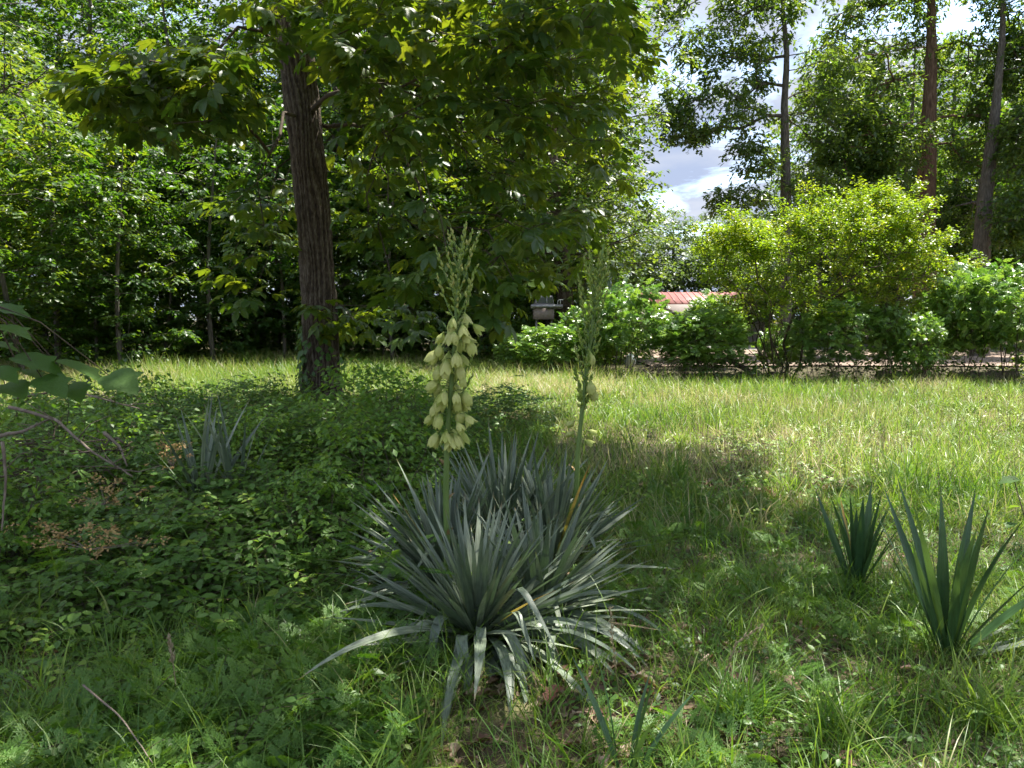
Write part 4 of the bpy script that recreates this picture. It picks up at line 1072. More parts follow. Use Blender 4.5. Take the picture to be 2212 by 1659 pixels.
# ------------------------------------------------------------------ vines and herbs on the left
acc = Acc()
tplv = leaf_tpl(.56, .18, .14, 2, .42)
def vine_runs(ns_, x, y, zf, nn, step, size, up=(.0, .5), rn0=.45):
    P0 = np.stack([x, y, zf], 1)
    az = rng.uniform(0, 6.28, ns_); el = rng.uniform(up[0], up[1], ns_); curl = rng.normal(0, .25, ns_)
    base_rn = np.clip(rn0 + rng.normal(0, .2, ns_), 0, 1)
    p = P0.copy(); prev = p.copy()
    for j in range(nn):
        az = az + curl * .3; el = el - .16
        d = np.stack([np.cos(az) * np.cos(el), np.sin(az) * np.cos(el), np.sin(el)], 1)
        prev = p.copy(); p = p + d * step
        floor_ = gh(p[:, 0], p[:, 1]) + .02
        p[:, 2] = np.maximum(p[:, 2], floor_)
        sticks(stem_acc, prev, p, .0016, .0013, 3)
        for sg in (-1, 1):
            a2 = az + sg * (1.25 + rng.normal(0, .2, ns_)); dr = rng.uniform(-.2, .45, ns_)
            f = np.stack([np.cos(a2) * np.cos(dr), np.sin(a2) * np.cos(dr), -np.sin(dr)], 1)
            u = np.stack([rng.normal(0, .3, ns_), rng.normal(-.15, .3, ns_), np.ones(ns_)], 1)
            tip = .35 * (j / nn)
            acc.stamp(tplv[0], tplv[1], p, frames(f, u), size * rng.uniform(.65, 1.2, ns_) * (1 - .35 * j / nn), np.clip(base_rn + tip + rng.normal(0, .08, ns_), 0, 1), tplv[2])
stem_acc = Acc()
def zone_pts(n, cond, y0, y1, pw=1.2):
    xs, ys = [], []
    tot = 0
    while tot < n:
        x, y = scatter(n * 2, y0, y1, pw); k = cond(x, y); xs.append(x[k]); ys.append(y[k]); tot += k.sum()
        if k.sum() == 0: break
    return np.concatenate(xs)[:n], np.concatenate(ys)[:n]
x, y = zone_pts(7200, lambda x, y: (mound(x, y) > .04) & (rng.random(len(x)) < .25 + 1.2 * mound(x, y) / .4), 3.2, 12.5, 1.0)
vine_runs(len(x), x, y, gh(x, y) + mound(x, y) * rng.uniform(.3, 1.25, len(x)) ** .7, 5, .07, .074, (.1, 1.1))
x, y = zone_pts(900, lambda x, y: (mound(x, y) > .0) & (mound(x, y) < .15) | ((x < -.5) & (y < 3.6)), 2.0, 6, 1.0)
vine_runs(len(x), x, y, gh(x, y) + .04, 5, .055, .06, (.2, .9))
x, y = zone_pts(900, lambda x, y: (x > .2), 2.0, 7, 1.0)
vine_runs(len(x), x, y, gh(x, y) + .02, 4, .045, .042, (.3, 1.0))
x, y = zone_pts(2400, lambda x, y: (mound(x, y) < .1) & (fbm(x * .8 + 5, y * .8, 2, 88) > .5), 5.5, 18, 1.0)
vine_runs(len(x), x, y, gh(x, y) + .03, 4, .06, .062, (.4, 1.2), .8)
tag(link('vine_cover', acc.mesh('vine_cover', M['vine'])), 'dense oval-leaved vines matting the ground left of the yucca clump', 'vines', kind='stuff')
tag(link('vine_stems', stem_acc.mesh('vine_stems', M['twig'])), 'thin trailing stems under the leaves of the ground vines', 'vine stems', kind='stuff')
# feathery herb patch
def feather():
    V, F, T = [], [], []
    lv, lf, lt = LF2
    def put(p, yaw, s):
        c, s_ = math.cos(yaw), math.sin(yaw); v = lv * np.array([s * .55, s, s])
        v = np.stack([v[:, 0] * c + v[:, 1] * s_, -v[:, 0] * s_ + v[:, 1] * c, v[:, 2]], 1) + np.array(p)
        o = sum(len(q) for q in V); V.append(v); F.extend([tuple(i + o for i in f) for f in lf]); T.append(lt)
    for k in range(5):
        y = .25 + .16 * k; l = .42 * (1 - .16 * k)
        for sg in (-1, 1):
            for q in range(3):
                d = l * (q + 1) / 3; px, py = sg * d * .88, y + d * .45
                put((px, py, -.1 * y * y), sg * 1.1, .17); put((px, py, -.1 * y * y), sg * .2, .15); put((px * .9, py, -.1 * y * y), sg * 1.9, .13)
    put((0, 1.0, -.12), 0, .2)
    return np.concatenate(V), F, np.concatenate(T)
FE = feather()
acc = Acc()
def herb(n, cond, y0, y1, size, zup=.1):
    x, y = zone_pts(n, cond, y0, y1, 1.0); n = len(x)
    a = rng.uniform(0, 6.28, n); d = rng.uniform(-1.0, .1, n)
    f = np.stack([np.cos(a) * np.cos(d), np.sin(a) * np.cos(d), -np.sin(d)], 1)
    u = np.stack([rng.normal(0, .3, n), rng.normal(0, .3, n), np.ones(n)], 1)
    acc.stamp(FE[0], FE[1], np.stack([x, y, gh(x, y) + rng.uniform(0, zup, n)], 1), frames(f, u), size * rng.uniform(.6, 1.2, n), np.clip(fbm(x * 2, y * 2, 2, 5) + rng.normal(0, .15, n), 0, 1), FE[2])
herb(1500, lambda x, y: (np.abs(x + .95 - .1 * (y - 3)) < .75 - .25 * np.abs(y - 2.7)) & (fbm(x * 2.2, y * 2.2, 2, 44) > .38), 2.0, 3.8, .12)
herb(1700, lambda x, y: (x > .3) & (fbm(x * 1.7, y * 1.7, 2, 45) > .44), 2.2, 7.0, .10, .08)
herb(700, lambda x, y: (x < -.4) & (fbm(x * 1.7, y * 1.7, 2, 46) > .48), 3.2, 9.0, .15, .42)
tag(link('feathery_herbs', acc.mesh('feathery_herbs', M['fern'])), 'patches of bright feathery-leaved herbs growing among the grass', 'herbs', kind='stuff')
# leaf litter
acc = Acc()
def litter_(n, cx, cy_, sx, sy, size=.06):
    x = rng.normal(cx, sx, n); y = rng.normal(cy_, sy, n)
    u = np.stack([rng.normal(0, .35, n), rng.normal(0, .35, n), np.ones(n)], 1); a = rng.uniform(0, 6.28, n)
    f = np.stack([np.cos(a), np.sin(a), rng.normal(0, .15, n)], 1)
    v = LOAK[0].copy(); v[:, 2] = .35 * v[:, 0] ** 2 * 3 + .12 * np.sin(v[:, 1] * 5)
    acc.stamp(v, LOAK[1], np.stack([x, y, gh(x, y) + rng.uniform(.004, .03, n)], 1), frames(f, u), size * rng.uniform(.6, 1.4, n), rng.random(n), LOAK[2])
litter_(330, .45, 2.75, .5, .4, .075)
litter_(160, 1.6, 3.4, .8, .6, .06)
litter_(260, 2.2, 6.6, .5, .3, .12)
litter_(160, -2.2, 4.6, .9, .8, .08)
litter_(120, -.05, 3.6, .5, .3, .08)
litter_(200, -1, 3.2, 1.0, .6, .06)
tag(link('leaf_litter', acc.mesh('leaf_litter', M['litter'])), 'brown and pinkish dead leaves scattered on bare soil under the grass', 'dead leaves', kind='stuff')

# ------------------------------------------------------------------ yuccas
def yleaf(L, W, bend, fold_at=None, fold_ang=0.0, roll=.0, V_=.32, seg=12, wav=0.0):
    """blade along +Y curving down (-Z); pointed tip, channelled"""
    t = np.linspace(0, 1, seg + 1)
    prof = np.clip((.58 + .46 * np.sin(np.clip(t / .5, 0, 1) * math.pi / 2)) * np.clip(1 - np.clip((t - .42) / .58, 0, 1) ** 1.45, 0, 1), .012, 2)
    ang = -bend * t ** 1.4
    if fold_at is not None: ang = ang - fold_ang / (1 + np.exp(-(t - fold_at) * 60))
    y = np.concatenate([[0], np.cumsum(np.cos((ang[1:] + ang[:-1]) / 2))]) * L / seg
    z = np.concatenate([[0], np.cumsum(np.sin((ang[1:] + ang[:-1]) / 2))]) * L / seg
    V, F, T = [], [], []
    for i in range(seg + 1):
        w = W * prof[i] / 2; nx_, nz_ = -math.sin(ang[i]), math.cos(ang[i])
        tw = roll * t[i] + wav * math.sin(5 * t[i])
        ct, st = math.cos(tw), math.sin(tw)
        for s_, h_ in ((-1, V_ * (1.3 - .8 * t[i])), (-.5, V_ * .35), (0, 0), (.5, V_ * .35), (1, V_ * (1.3 - .8 * t[i]))):
            xx, hh = s_ * w, h_ * w
            xx, hh = xx * ct - hh * st, xx * st + hh * ct
            V.append((xx, y[i] + nx_ * hh, z[i] + nz_ * hh)); T.append(t[i])
    for i in range(seg):
        for j in range(4):
            a = i * 5 + j; F.append((a, a + 1, a + 6, a + 5))
    return V, F, T
def yl_mesh(mat, *a, rn=.5, **k):
    V, F, T = yleaf(*a, **k); c = Acc(); c.add(V, F, rn, T); return c.mesh('leaf', mat, True)
YB = {}
def variants(mat, key, Lw=(1.0,), n=10, folded=5, W=.041):
    st, fo = [], []
    for k in range(n):
        st.append(yl_mesh(mat, 1.0, W * rng.uniform(.7, 1.2), rng.uniform(.0, .38) ** 1.3, roll=rng.normal(0, .25), rn=rng.random(), wav=rng.normal(0, .06)))
    for k in range(folded):
        fo.append(yl_mesh(mat, 1.0, W * rng.uniform(.95, 1.15), rng.uniform(.2, .5), rng.uniform(.35, .62), rng.uniform(1.0, 1.9), roll=rng.normal(0, .3), seg=24, rn=rng.random()))
    YB[key] = (st, fo)
variants(M['yucca'], 'blue'); variants(M['yucca_green'], 'green', W=.056, folded=2); variants(M['yucca_yellow'], 'yellow', n=3, folded=2, W=.03); variants(M['yucca_dead'], 'dead', n=3, folded=3, W=.04)
def put_leaf(root, me, az, el, L, off=.02, roll=None, z=0.0, wscale=1.0):
    """el = angle above the horizontal at the base"""
    f = np.array([math.cos(az) * math.cos(el), math.sin(az) * math.cos(el), math.sin(el)])
    up = np.array([-math.cos(az) * math.sin(el), -math.sin(az) * math.sin(el), math.cos(el)])
    if roll is None: roll = rng.normal(0, .3)
    x = np.cross(f, up)
    up = up * math.cos(roll) + x * math.sin(roll); x = np.cross(f, up)
    o = link('leaf', me, root)
    p = np.array([math.cos(az) * off, math.sin(az) * off, z])
    sx = wscale * (.6 + .4 * L)
    o.matrix_local = Matrix([[x[i] * sx, f[i] * L, up[i] * L, p[i]] for i in range(3)] + [[0, 0, 0, 1]])
    return o
def rosette(name, x, y, n, L, label, key='blue', el_lo=-.15, el_hi=1.35, tilt=(0, 0), pfold=.12, group=None, wscale=1.0, az_rng=None, z0=0.0, dead=0, yellow=2, pw=.75, foldmax=.75):
    root = empty(name, (x, y, float(gh(x, y)) + z0)); tag(root, label, 'yucca', group)
    st, fo = YB[key]
    for k in range(n):
        f = (k + .5) / n
        el = el_lo + (el_hi - el_lo) * f ** pw + rng.normal(0, .07)
        az = k * 2.39996 + rng.normal(0, .2) if az_rng is None else rng.uniform(*az_rng)
        l = L * rng.uniform(.8, 1.1) * (1 - .22 * max(0, f - .8) / .2) 
        folded = rng.random() < pfold and el < foldmax
        me = fo[int(rng.integers(len(fo)))] if folded else st[int(rng.integers(len(st)))]
        if k < dead: me = YB['dead'][rng.integers(2)][int(rng.integers(3))]; el = min(el, .25)
        elif rng.random() < yellow / n: me = YB['yellow'][0][int(rng.integers(3))]
        az2 = az; e2 = el
        if tilt != (0, 0):
            v = np.array([math.cos(az) * math.cos(el) + tilt[0], math.sin(az) * math.cos(el) + tilt[1], math.sin(el)]); v /= np.linalg.norm(v)
            az2 = math.atan2(v[1], v[0]); e2 = math.asin(v[2])
        put_leaf(root, me, az2, e2, l, .03, z=.02 + .10 * f, wscale=wscale)
    return root
GY = 'yucca rosettes of the big grey-green clump'
def gp(xd, yd): q = gpt(xd, yd); return q[0], q[1]
x, y = gp(1030, 1425)
yA = rosette('yucca', x, y, 150, .62, 'front rosette of the big grey-green yucca clump with folded leaves drooping to the ground', group=GY, dead=12, yellow=1, el_lo=-.12, pw=.8, pfold=.2)
x, y = gp(965, 1300)
yB = rosette('yucca', x, y, 110, .70, 'yucca rosette bearing the tall cream-flowered stalk, left in the big clump', group=GY, pfold=.2, foldmax=1.1, tilt=(-.22, .05), el_lo=.15, dead=4)
x, y = gp(1195, 1240)
yC = rosette('yucca', x, y, 105, .70, 'rear right yucca rosette from which the greener budding stalk rises', group=GY, pfold=.18, foldmax=1.1, tilt=(.05, .1), el_lo=.2, el_hi=1.42, dead=3)
x, y = gp(1085, 1225)
yD = rosette('yucca', x, y, 105, .80, 'rear middle yucca rosette between the two flower stalks', group=GY, el_lo=.3, el_hi=1.42)
x, y = gp(1165, 1365)
yE = rosette('yucca', x, y, 90, .60, 'right yucca rosette of the big clump, its leaves fanning out to the right', group=GY, tilt=(.2, 0), el_lo=0.1, dead=7, yellow=2)
arch = [yl_mesh(M['yucca'], 1.0, .050 * rng.uniform(.8, 1.15), rng.uniform(.9, 1.6), roll=rng.normal(0, .3), seg=18, rn=rng.random()) for k in range(6)]
deadb = [yl_mesh(M['yucca_dead'], 1.0, .04, rng.uniform(.6, 1.4), roll=rng.normal(0, .8), seg=14, rn=rng.random()) for k in range(4)]
for k in range(34):
    az = rng.uniform(-3.3, .15)
    put_leaf(yA, arch[k % 6], az, rng.uniform(.12, .55), rng.uniform(.62, .95), z=.05, roll=rng.normal(0, .4), wscale=1.1)
for k in range(26):
    put_leaf(yA, deadb[k % 4], rng.uniform(0, 6.28), rng.uniform(-.05, .3), rng.uniform(.35, .7), z=.03, roll=rng.normal(0, .8))
for k in range(16):
    put_leaf(yE, arch[k % 6], rng.uniform(-1.6, .6), rng.uniform(.15, .5), rng.uniform(.55, .8), z=.05, roll=rng.normal(0, .4))
for k in range(14):
    put_leaf(yB, arch[k % 6], rng.uniform(-3.8, -2.2), rng.uniform(.15, .5), rng.uniform(.6, .9), z=.05, roll=rng.normal(0, .4))
# a few hand placed folded leaves at the front
for az, el, L, k in [(-1.75, .45, .62, 0), (-1.45, .62, .70, 1), (-1.25, .30, .6, 2), (-.95, .75, .62, 3), (-2.2, .30, .62, 4), (-2.5, .55, .7, 1), (-.45, .45, .66, 0), (-1.6, .25, .7, 3), (-2.0, .7, .75, 2), (-1.35, .15, .72, 0), (-1.7, .5, .85, 2), (-1.1, .5, .8, 4), (-.8, .25, .75, 1), (-2.4, .2, .75, 3), (-.2, .3, .7, 2), (-2.8, .25, .7, 0), (-1.0, .9, .8, 3)]:
    put_leaf(yA, YB['blue'][1][k], az, el, L, z=.05, roll=rng.normal(0, .15), wscale=1.15)
small = [('yucca', 440, 1170, 14, .80, 'dark upright yucca with stiff leaves standing in the vines left of the clump', 'blue', .75, 1.5, 1.05),
         ('yucca', 515, 1160, 9, .76, 'narrow yucca fan right beside the dark upright one in the vines', 'blue', .9, 1.5, 1.05)]
for nm, xd, yd, n, L, lab, key, e0, e1, ws in small:
    x, y = gp(xd, yd); rosette(nm, x, y, n, L, lab, key, e0, e1, pfold=0, wscale=ws, yellow=0, z0=.15)
x, y = gp(437, 958); rosette('yucca', x, y, 14, .62, 'small dark yucca silhouetted against the sunlit grass left of the trunk', 'green', .5, 1.45, pfold=0, yellow=0)
x, y = gp(1850, 1292); rosette('yucca', x, y, 20, .54, 'green fan-shaped yucca in the sun-flecked grass, the left of the two on that side', 'green', .98, 1.5, pfold=0, yellow=1, wscale=.95)
x, y = gp(2045, 1455); r2 = rosette('yucca', x, y, 20, .68, 'larger green fan-shaped yucca with broad leaves near the corner', 'green', .92, 1.5, pfold=0, yellow=0, wscale=1.05)
for az, el, L in [(.05, .25, .7), (.25, .15, .6), (-.2, .35, .75), (.45, .2, .6)]:
    put_leaf(r2, YB['blue'][0][2], az, el, L, z=.02)
x, y = gp(1350, 1735); rosette('yucca', x, y, 6, .36, 'young yucca with few dark leaves rising from the bottom edge', 'green', .95, 1.5, pfold=0, yellow=0, wscale=.62)

# flower stalks
def bell(L=.07, openness=.35, seed=0):
    """six tepals hanging along -Z from the origin"""
    c = Acc()
    for k in range(6):
        a = k * math.pi / 3 + (.0 if k % 2 else .08); wid = .024 if k % 2 else .021
        n = 6; V, T = [], []
        for i in range(n + 1):
            t = i / n
            r = .004 + .024 * math.sin(min(t * 1.6, 1.0) * math.pi / 2) * (1.0 if k % 2 else .9) + (openness - .55) * .03 * max(0, t - .5) ** 1.4 * 2.4
            w = wid * math.sin(math.pi * min(1, (t * .93 + .07))) ** .7
            if i == n: w = 0.0008
            z = -L * t
            for s_ in (-1, 0, 1):
                aa = a + s_ * w / max(r, .008) * .85
                rr = r * (1.0 - .06 * abs(s_))
                V.append((rr * math.cos(aa), rr * math.sin(aa), z)); T.append(t)
        F = []
        for i in range(n):
            for j in range(2): q = i * 3 + j; F.append((q, q + 1, q + 4, q + 3))
        c.add(V, F, rng.random(), T)
    tube(c, [(0, 0, .0), (0, .0, .006)], [.006, .003], 5, .2)
    return c.mesh('flower', M['tepal'], True)
BELL = [bell(.074, .45), bell(.078, .8), bell(.070, 1.1), bell(.076, .2)]
def bud_tpl():
    V, F, T = [], [], []
    n, s = 5, 5
    for i in range(n + 1):
        t = i / n; r = .5 * math.sin(math.pi * (t * .96 + .02)) ** .75 * (1 - .25 * t)
        for j in range(s): a = j * 2 * math.pi / s; V.append((r * math.cos(a) * .5, t, r * math.sin(a) * .5)); T.append(t)
    for i in range(n):
        for j in range(s): F.append((i * s + j, i * s + (j + 1) % s, (i + 1) * s + (j + 1) % s, (i + 1) * s + j))
    return np.array(V), F, np.array(T)
BUD = bud_tpl()
def interp(path, f):
    path = np.asarray(path); s = np.concatenate([[0], np.cumsum(np.linalg.norm(np.diff(path, axis=0), axis=1))]); s /= s[-1]
    return np.array([np.interp(f, s, path[:, k]) for k in range(3)])
def stalk(root, path, r0, r1, branchlets, bells, bracts, bud_size=.033, top_from=.78, sprd=1.3):
    loc = np.array(root.location)
    a = Acc(); n = 40; pts = np.array([interp(path, f) for f in np.linspace(0, 1, n)]) - loc
    tube(a, pts, np.linspace(r0, r1, n), 10)
    st = link('flower_stalk', a.mesh('flower_stalk', M['stalk'], True), root)
    ba, bu = Acc(), Acc()
    def buds(c, d, n_, size, spread):
        k = int(n_)
        t = np.linspace(0, 1, k)
        p = c[None] + d[None] * t[:, None]
        dd = d / np.linalg.norm(d)
        az = np.arange(k) * 2.4
        x_ = np.cross(dd, [0.3, 1, .1]); x_ /= np.linalg.norm(x_); y_ = np.cross(dd, x_)
        rad = np.cos(az)[:, None] * x_ + np.sin(az)[:, None] * y_
        f = norm(dd[None] * (1.0 + 1.5 * t[:, None]) + rad * spread)
        bu.stamp(BUD[0], BUD[1], p, frames(f, np.tile([0.1, .2, 1.0], (k, 1))), size * (1 - .35 * t), rng.random(k), BUD[2])
    for f, ax, ay, l, nb in branchlets:
        ax, ay, l = ax * sprd, ay * sprd, l * sprd
        p0 = interp(path, f) - loc
        d = np.array([ax, ay, 1.0]); d /= np.linalg.norm(d)
        q = np.linspace(0, 1, 6)[:, None]
        bp = p0 + d * l * q + np.array([0, 0, 1]) * (q ** 2) * l * .22 - np.array([ax, ay, 0]) * (q ** 2) * l * .1
        tube(ba, bp, np.linspace(.005, .0025, 6), 5)
        h = len(bp) // 2
        buds(bp[1], bp[3] - bp[1], max(3, nb // 2), bud_size, 1.0); buds(bp[3], bp[5] - bp[3], max(4, nb), bud_size, .55)
    # buds of the top spike
    for f in np.arange(top_from, 1.0, .016):
        p0 = interp(path, f) - loc; p1 = interp(path, min(1, f + .02)) - loc
        buds(p0, (p1 - p0) + 1e-4, 4, bud_size * (1.15 - .45 * (f - top_from) / (1 - top_from)), .9 - .4 * (f - top_from) / (1 - top_from))
    b1_ = link('branchlet', ba.mesh('branchlet', M['stalk']), st); b1_['kind'] = 'stuff'
    b2_ = link('buds', bu.mesh('buds', M['bud'], True), st); b2_['kind'] = 'stuff'
    for (f, az, out, tiltv, sc) in bells:
        p0 = interp(path, f) - loc
        o_ = np.array([math.cos(az), math.sin(az), 0]); tipp = p0 + o_ * out + np.array([0, 0, .012])
        fl = link('flower', BELL[int(rng.integers(4))], root)
        fl.location = tipp; fl.rotation_euler = Euler((0, -tiltv, az)); fl.scale = (sc, sc, sc)
        pa = Acc(); tube(pa, [(0, 0, .002), tuple((np.array([-out * .5 / sc, 0, .004]))), (-out / sc, 0, -.012)], .0022, 4)
        # pedicel belongs to the flower
        pd = link('pedicel', pa.mesh('pedicel', M['stalk']), fl); pd.rotation_euler = Euler((0, tiltv, 0))
    for f, az, l in bracts:
        p0 = interp(path, f) - loc
        me = yl_mesh(M['bract'], l, .03, .6, rn=.5)
        o = link('bract', me, root); o.location = p0 + np.array([math.cos(az), math.sin(az), 0]) * (r0 * .7)
        o.rotation_euler = Euler((1.1, 0, az - math.pi / 2))
yb = np.array(yB.location); Yd = yb[1] - .42
s1 = [at(a, b, Yd) for a, b in ((966, 1320), (966, 1180), (963, 1050), (966, 950), (973, 850), (983, 740), (986, 650), (994, 560), (1007, 484))]

bells = []
fyd = lambda yd: (1320 - yd) / (1320 - 484.0)
for k in range(50):
    yd = 672 + (915 - 672) * ((k + .5) / 50) + rng.normal(0, 6)
    az = k * 2.39996 + rng.normal(0, .8)
    az_b = az
    bells.append((fyd(yd), az_b, .035 + .05 * rng.random() * (1.0 if yd > 700 else .6), rng.uniform(-.1, .9), rng.uniform(.76, 1.12)))
for yd, az, out in ((932, -.6, .045), (930, 3.4, .05), (935, -1.2, .04), (925, .3, .055)):
    bells.append((fyd(yd), az, out, .35, 1.1))
br = [(fyd(640), .35, -.1, .16, 8), (fyd(690), -.42, -.1, .15, 8), (fyd(640), -.45, .0, .17, 9), (fyd(600), .52, .0, .15, 8), (fyd(585), -.28, -.1, .12, 7), (fyd(655), .6, .1, .14, 8), (fyd(615), .1, .3, .13, 7), (fyd(565), .45, -.1, .10, 6),
      (fyd(660), -.1, -.5, .12, 7), (fyd(625), -.25, -.3, .13, 7), (fyd(600), .2, -.4, .11, 7), (fyd(690), .45, -.2, .15, 9), (fyd(830), .75, .1, .16, 7), (fyd(870), .9, .2, .13, 6), (fyd(555), .2, -.2, .09, 6), (fyd(560), -.3, .1, .09, 6), (fyd(720), .35, .25, .16, 8), (fyd(905), .8, -.1, .10, 5)]
stalk(yB, s1, .0185, .006, br, bells, [(fyd(1150), -.9, .07), (fyd(1075), .4, .05), (fyd(1000), 2.6, .05)])
yc = np.array(yC.location); Yd = yc[1]
s2 = [at(a, b, Yd) for a, b in ((1238, 1240), (1243, 1100), (1248, 980), (1258, 880), (1268, 790), (1280, 700), (1290, 620), (1304, 532))]
s2[0] = yc.copy(); s2[0][0] = at(1238, 1200, Yd)[0]
f2 = lambda yd: (1230 - yd) / (1230 - 532.0)
br = []
for k in range(30):
    yd = 600 + 300 * (k / 30.0) ** 1.1; a_ = k * 2.4
    sp_ = .42 + .1 * rng.random()
    br.append((f2(yd), math.cos(a_) * sp_, math.sin(a_) * sp_, (.09 + .11 * math.sin(math.pi * min(1, (yd - 560) / 320))), 8))
bells = [(f2(757), -1.2, .02, .1, 1.15), (f2(818), -.7, .035, .2, 1.15), (f2(835), .2, .045, .3, 1.1), (f2(905), 2.8, .04, .9, .8), (f2(930), 2.6, .04, 1.1, .7), (f2(925), .2, .05, 1.1, .7), (f2(945), -.4, .04, 1.1, .7)]
stalk(yC, s2, .019, .007, br, bells, [(f2(1010), 2.9, .06), (f2(1090), .2, .05)], .040, .80, 1.12)

# ------------------------------------------------------------------ big leaved sapling, branches, sprays on the left
def maple_tpl():
    pts = [(0, 0), (-.12, -.03), (-.30, .06), (-.42, .26), (-.40, .46), (-.52, .62), (-.30, .66), (-.20, .82), (0, 1.05), (.20, .82), (.30, .66), (.52, .62), (.40, .46), (.42, .26), (.30, .06), (.12, -.03)]
    V = [(x, y, .06 * abs(x) * 3 - .22 * y * y) for x, y in pts]; mid = [(0, .3, 0.0 - .02), (0, .6, -.08)]
    V += mid; m0, m1 = 16, 17
    F = [(0, m0, 2, 1), (m0, 3, 2), (m0, m1, 4, 3), (m1, 6, 5, 4), (m1, 7, 6), (m1, 8, 7), (0, 15, 14, m0), (m0, 14, 13), (m0, 13, 12, m1), (m1, 12, 11, 10), (m1, 10, 9), (m1, 9, 8)]
    return np.array(V), F, np.array([p[1] for p in V])
MP = maple_tpl()
def one_leaf(root, pos, az, dr, s, tilt=.2, mat='bigleaf', rn=.5, tpl=MP, name='leaf', roll=None):
    a = Acc(); a.add(tpl[0], tpl[1], rn, tpl[2])
    o = link(name, a.mesh(name, M[mat]), root)
    f = np.array([[math.cos(az) * math.cos(dr), math.sin(az) * math.cos(dr), -math.sin(dr)]])
    Fm_ = frames(f, np.array([[rng.normal(0, tilt), rng.normal(-.1, tilt), 1.0]]))[0] * s
    o.matrix_local = Matrix([list(Fm_[0]) + [pos[0]], list(Fm_[1]) + [pos[1]], list(Fm_[2]) + [pos[2]], [0, 0, 0, 1]])
    return o
b0 = at(-40, 900, 3.4); b0[2] = float(gh(b0[0], 3.4))
sap = empty('big_leaved_sapling', b0); tag(sap, 'sapling with very large drooping pale green leaves reaching in at the left edge', 'sapling')
spt = [(-20, 665, 3.3, .1, .16), (-15, 705, 3.2, -.1, .17), (-25, 742, 3.3, .2, .12), (30, 772, 3.2, 0.1, .20), (-30, 800, 3.1, -.3, .16), (120, 782, 3.3, .25, .24), (45, 800, 3.25, -.2, .12), (90, 815, 3.2, -.5, .16), (235, 810, 3.35, -.55, .19), (150, 830, 3.4, -.8, .15), (10, 830, 3.2, -.6, .16), (60, 790, 3.4, .6, .15)]
a = Acc()
trunk_pts = [np.zeros(3), np.array([.02, .0, .5]), np.array([-.02, .02, 1.0]), at(-60, 640, 3.3) - b0]
tube(a, trunk_pts, [.014, .011, .009, .005], 7)
for xd, yd, Y, az, s in spt:
    q = at(xd, yd, Y) - b0
    j = min(trunk_pts, key=lambda t_: np.linalg.norm(t_ - q + np.array([0, 0, -.15])))
    mid = (np.array(j) + q) / 2 + np.array([0, 0, .06])
    tube(a, [j, mid, q], [.005, .003, .002], 5)
    one_leaf(sap, q, az, rng.uniform(.05, .35), s, .15, rn=rng.random())
link('trunk', a.mesh('trunk', M['twig']), sap)
# right edge seedling
b0 = gpt(2230, 1260); sd2 = empty('broad_leaved_seedling', b0); tag(sd2, 'small seedling with one broad grey-green leaf in the grass at the frame edge', 'seedling')
a = Acc(); tube(a, [(0, 0, -.02), (-.01, 0, .2), at(2190, 1035, b0[1]) - b0], [.005, .004, .003], 5); link('stem', a.mesh('stem', M['twig']), sd2)
for xd, yd, s, az in ((2200, 1035, .11, 3.0), (2205, 1095, .07, 2.0), (2190, 1130, .07, 3.6), (2215, 1085, .06, .2)):
    one_leaf(sd2, at(xd, yd, b0[1]) - b0, az, .1, s, .3, rn=rng.random())
def branch_thing(name, pts, r, label, group=None, twigs=5, tl=.3, mat='dead_wood', cat='branch'):
    pts = [np.array(p, float) for p in pts]; b = pts[0].copy()
    a = Acc(); q = np.array([interp(np.array(pts), f) for f in np.linspace(0, 1, 24)]) - b
    q = q + np.cumsum(rng.normal(0, r * .25, q.shape), 0) * .5
    tube(a, q, np.linspace(r, r * .4, 24), 7)
    root = link(name, a.mesh(name, M[mat]), None, b); tag(root, label, cat, group)
    t = Acc()
    for k in range(twigs):
        i = int(rng.integers(5, 22)); d = rng.normal(0, 1, 3); d[2] = abs(d[2]) * .5; d = d / np.linalg.norm(d) * tl * rng.uniform(.4, 1)
        tube(t, [q[i], q[i] + d * .5 + rng.normal(0, .02, 3), q[i] + d], [r * .4, r * .25, r * .12], 5)
    if twigs: w = link('twigs', t.mesh('twigs', M[mat]), root); w['kind'] = 'stuff'
    return root
GB = 'dead branches lying on the vines'
branch_thing('dead_branch', [at(20, 880, 5.2), at(120, 905, 5.1), at(200, 975, 4.9), at(290, 1030, 4.7)], .013, 'long dead branch sloping down to the dried orange sprays', GB, 8, .35)
branch_thing('dead_branch', [at(-30, 950, 5.0), at(60, 930, 5.0), at(110, 905, 5.2)], .016, 'thick dead branch lying level at the left edge', GB, 4, .2)
branch_thing('dead_branch', [at(225, 935, 4.9), at(260, 965, 4.8), at(272, 1010, 4.7)], .012, 'short curved pinkish dead branch crossing the long one', GB, 3, .15)
branch_thing('dead_branch', [at(5, 955, 3.8), at(12, 1040, 3.7), at(4, 1150, 3.6)], .009, 'thin bare upright branch at the left edge', GB, 3, .2)
branch_thing('dead_branch', [at(30, 860, 6.5), at(150, 840, 6.3), at(300, 880, 6.2)], .012, 'dark thin branch behind the big leaved sapling', GB, 9, .4)
branch_thing('dead_stick', [at(180, 1480, 2.55), at(250, 1540, 2.4), at(330, 1650, 2.2)], .004, 'pale straight dry stick leaning across the grass near the lower left corner', None, 0, cat='stick')
brush_pile('brush_pile', (at(110, 960, 5.6)[0], 5.6, .25), 60, 1.1, .5, 'dark tangle of bare twigs behind the vines at the left edge', 'twig', .006)
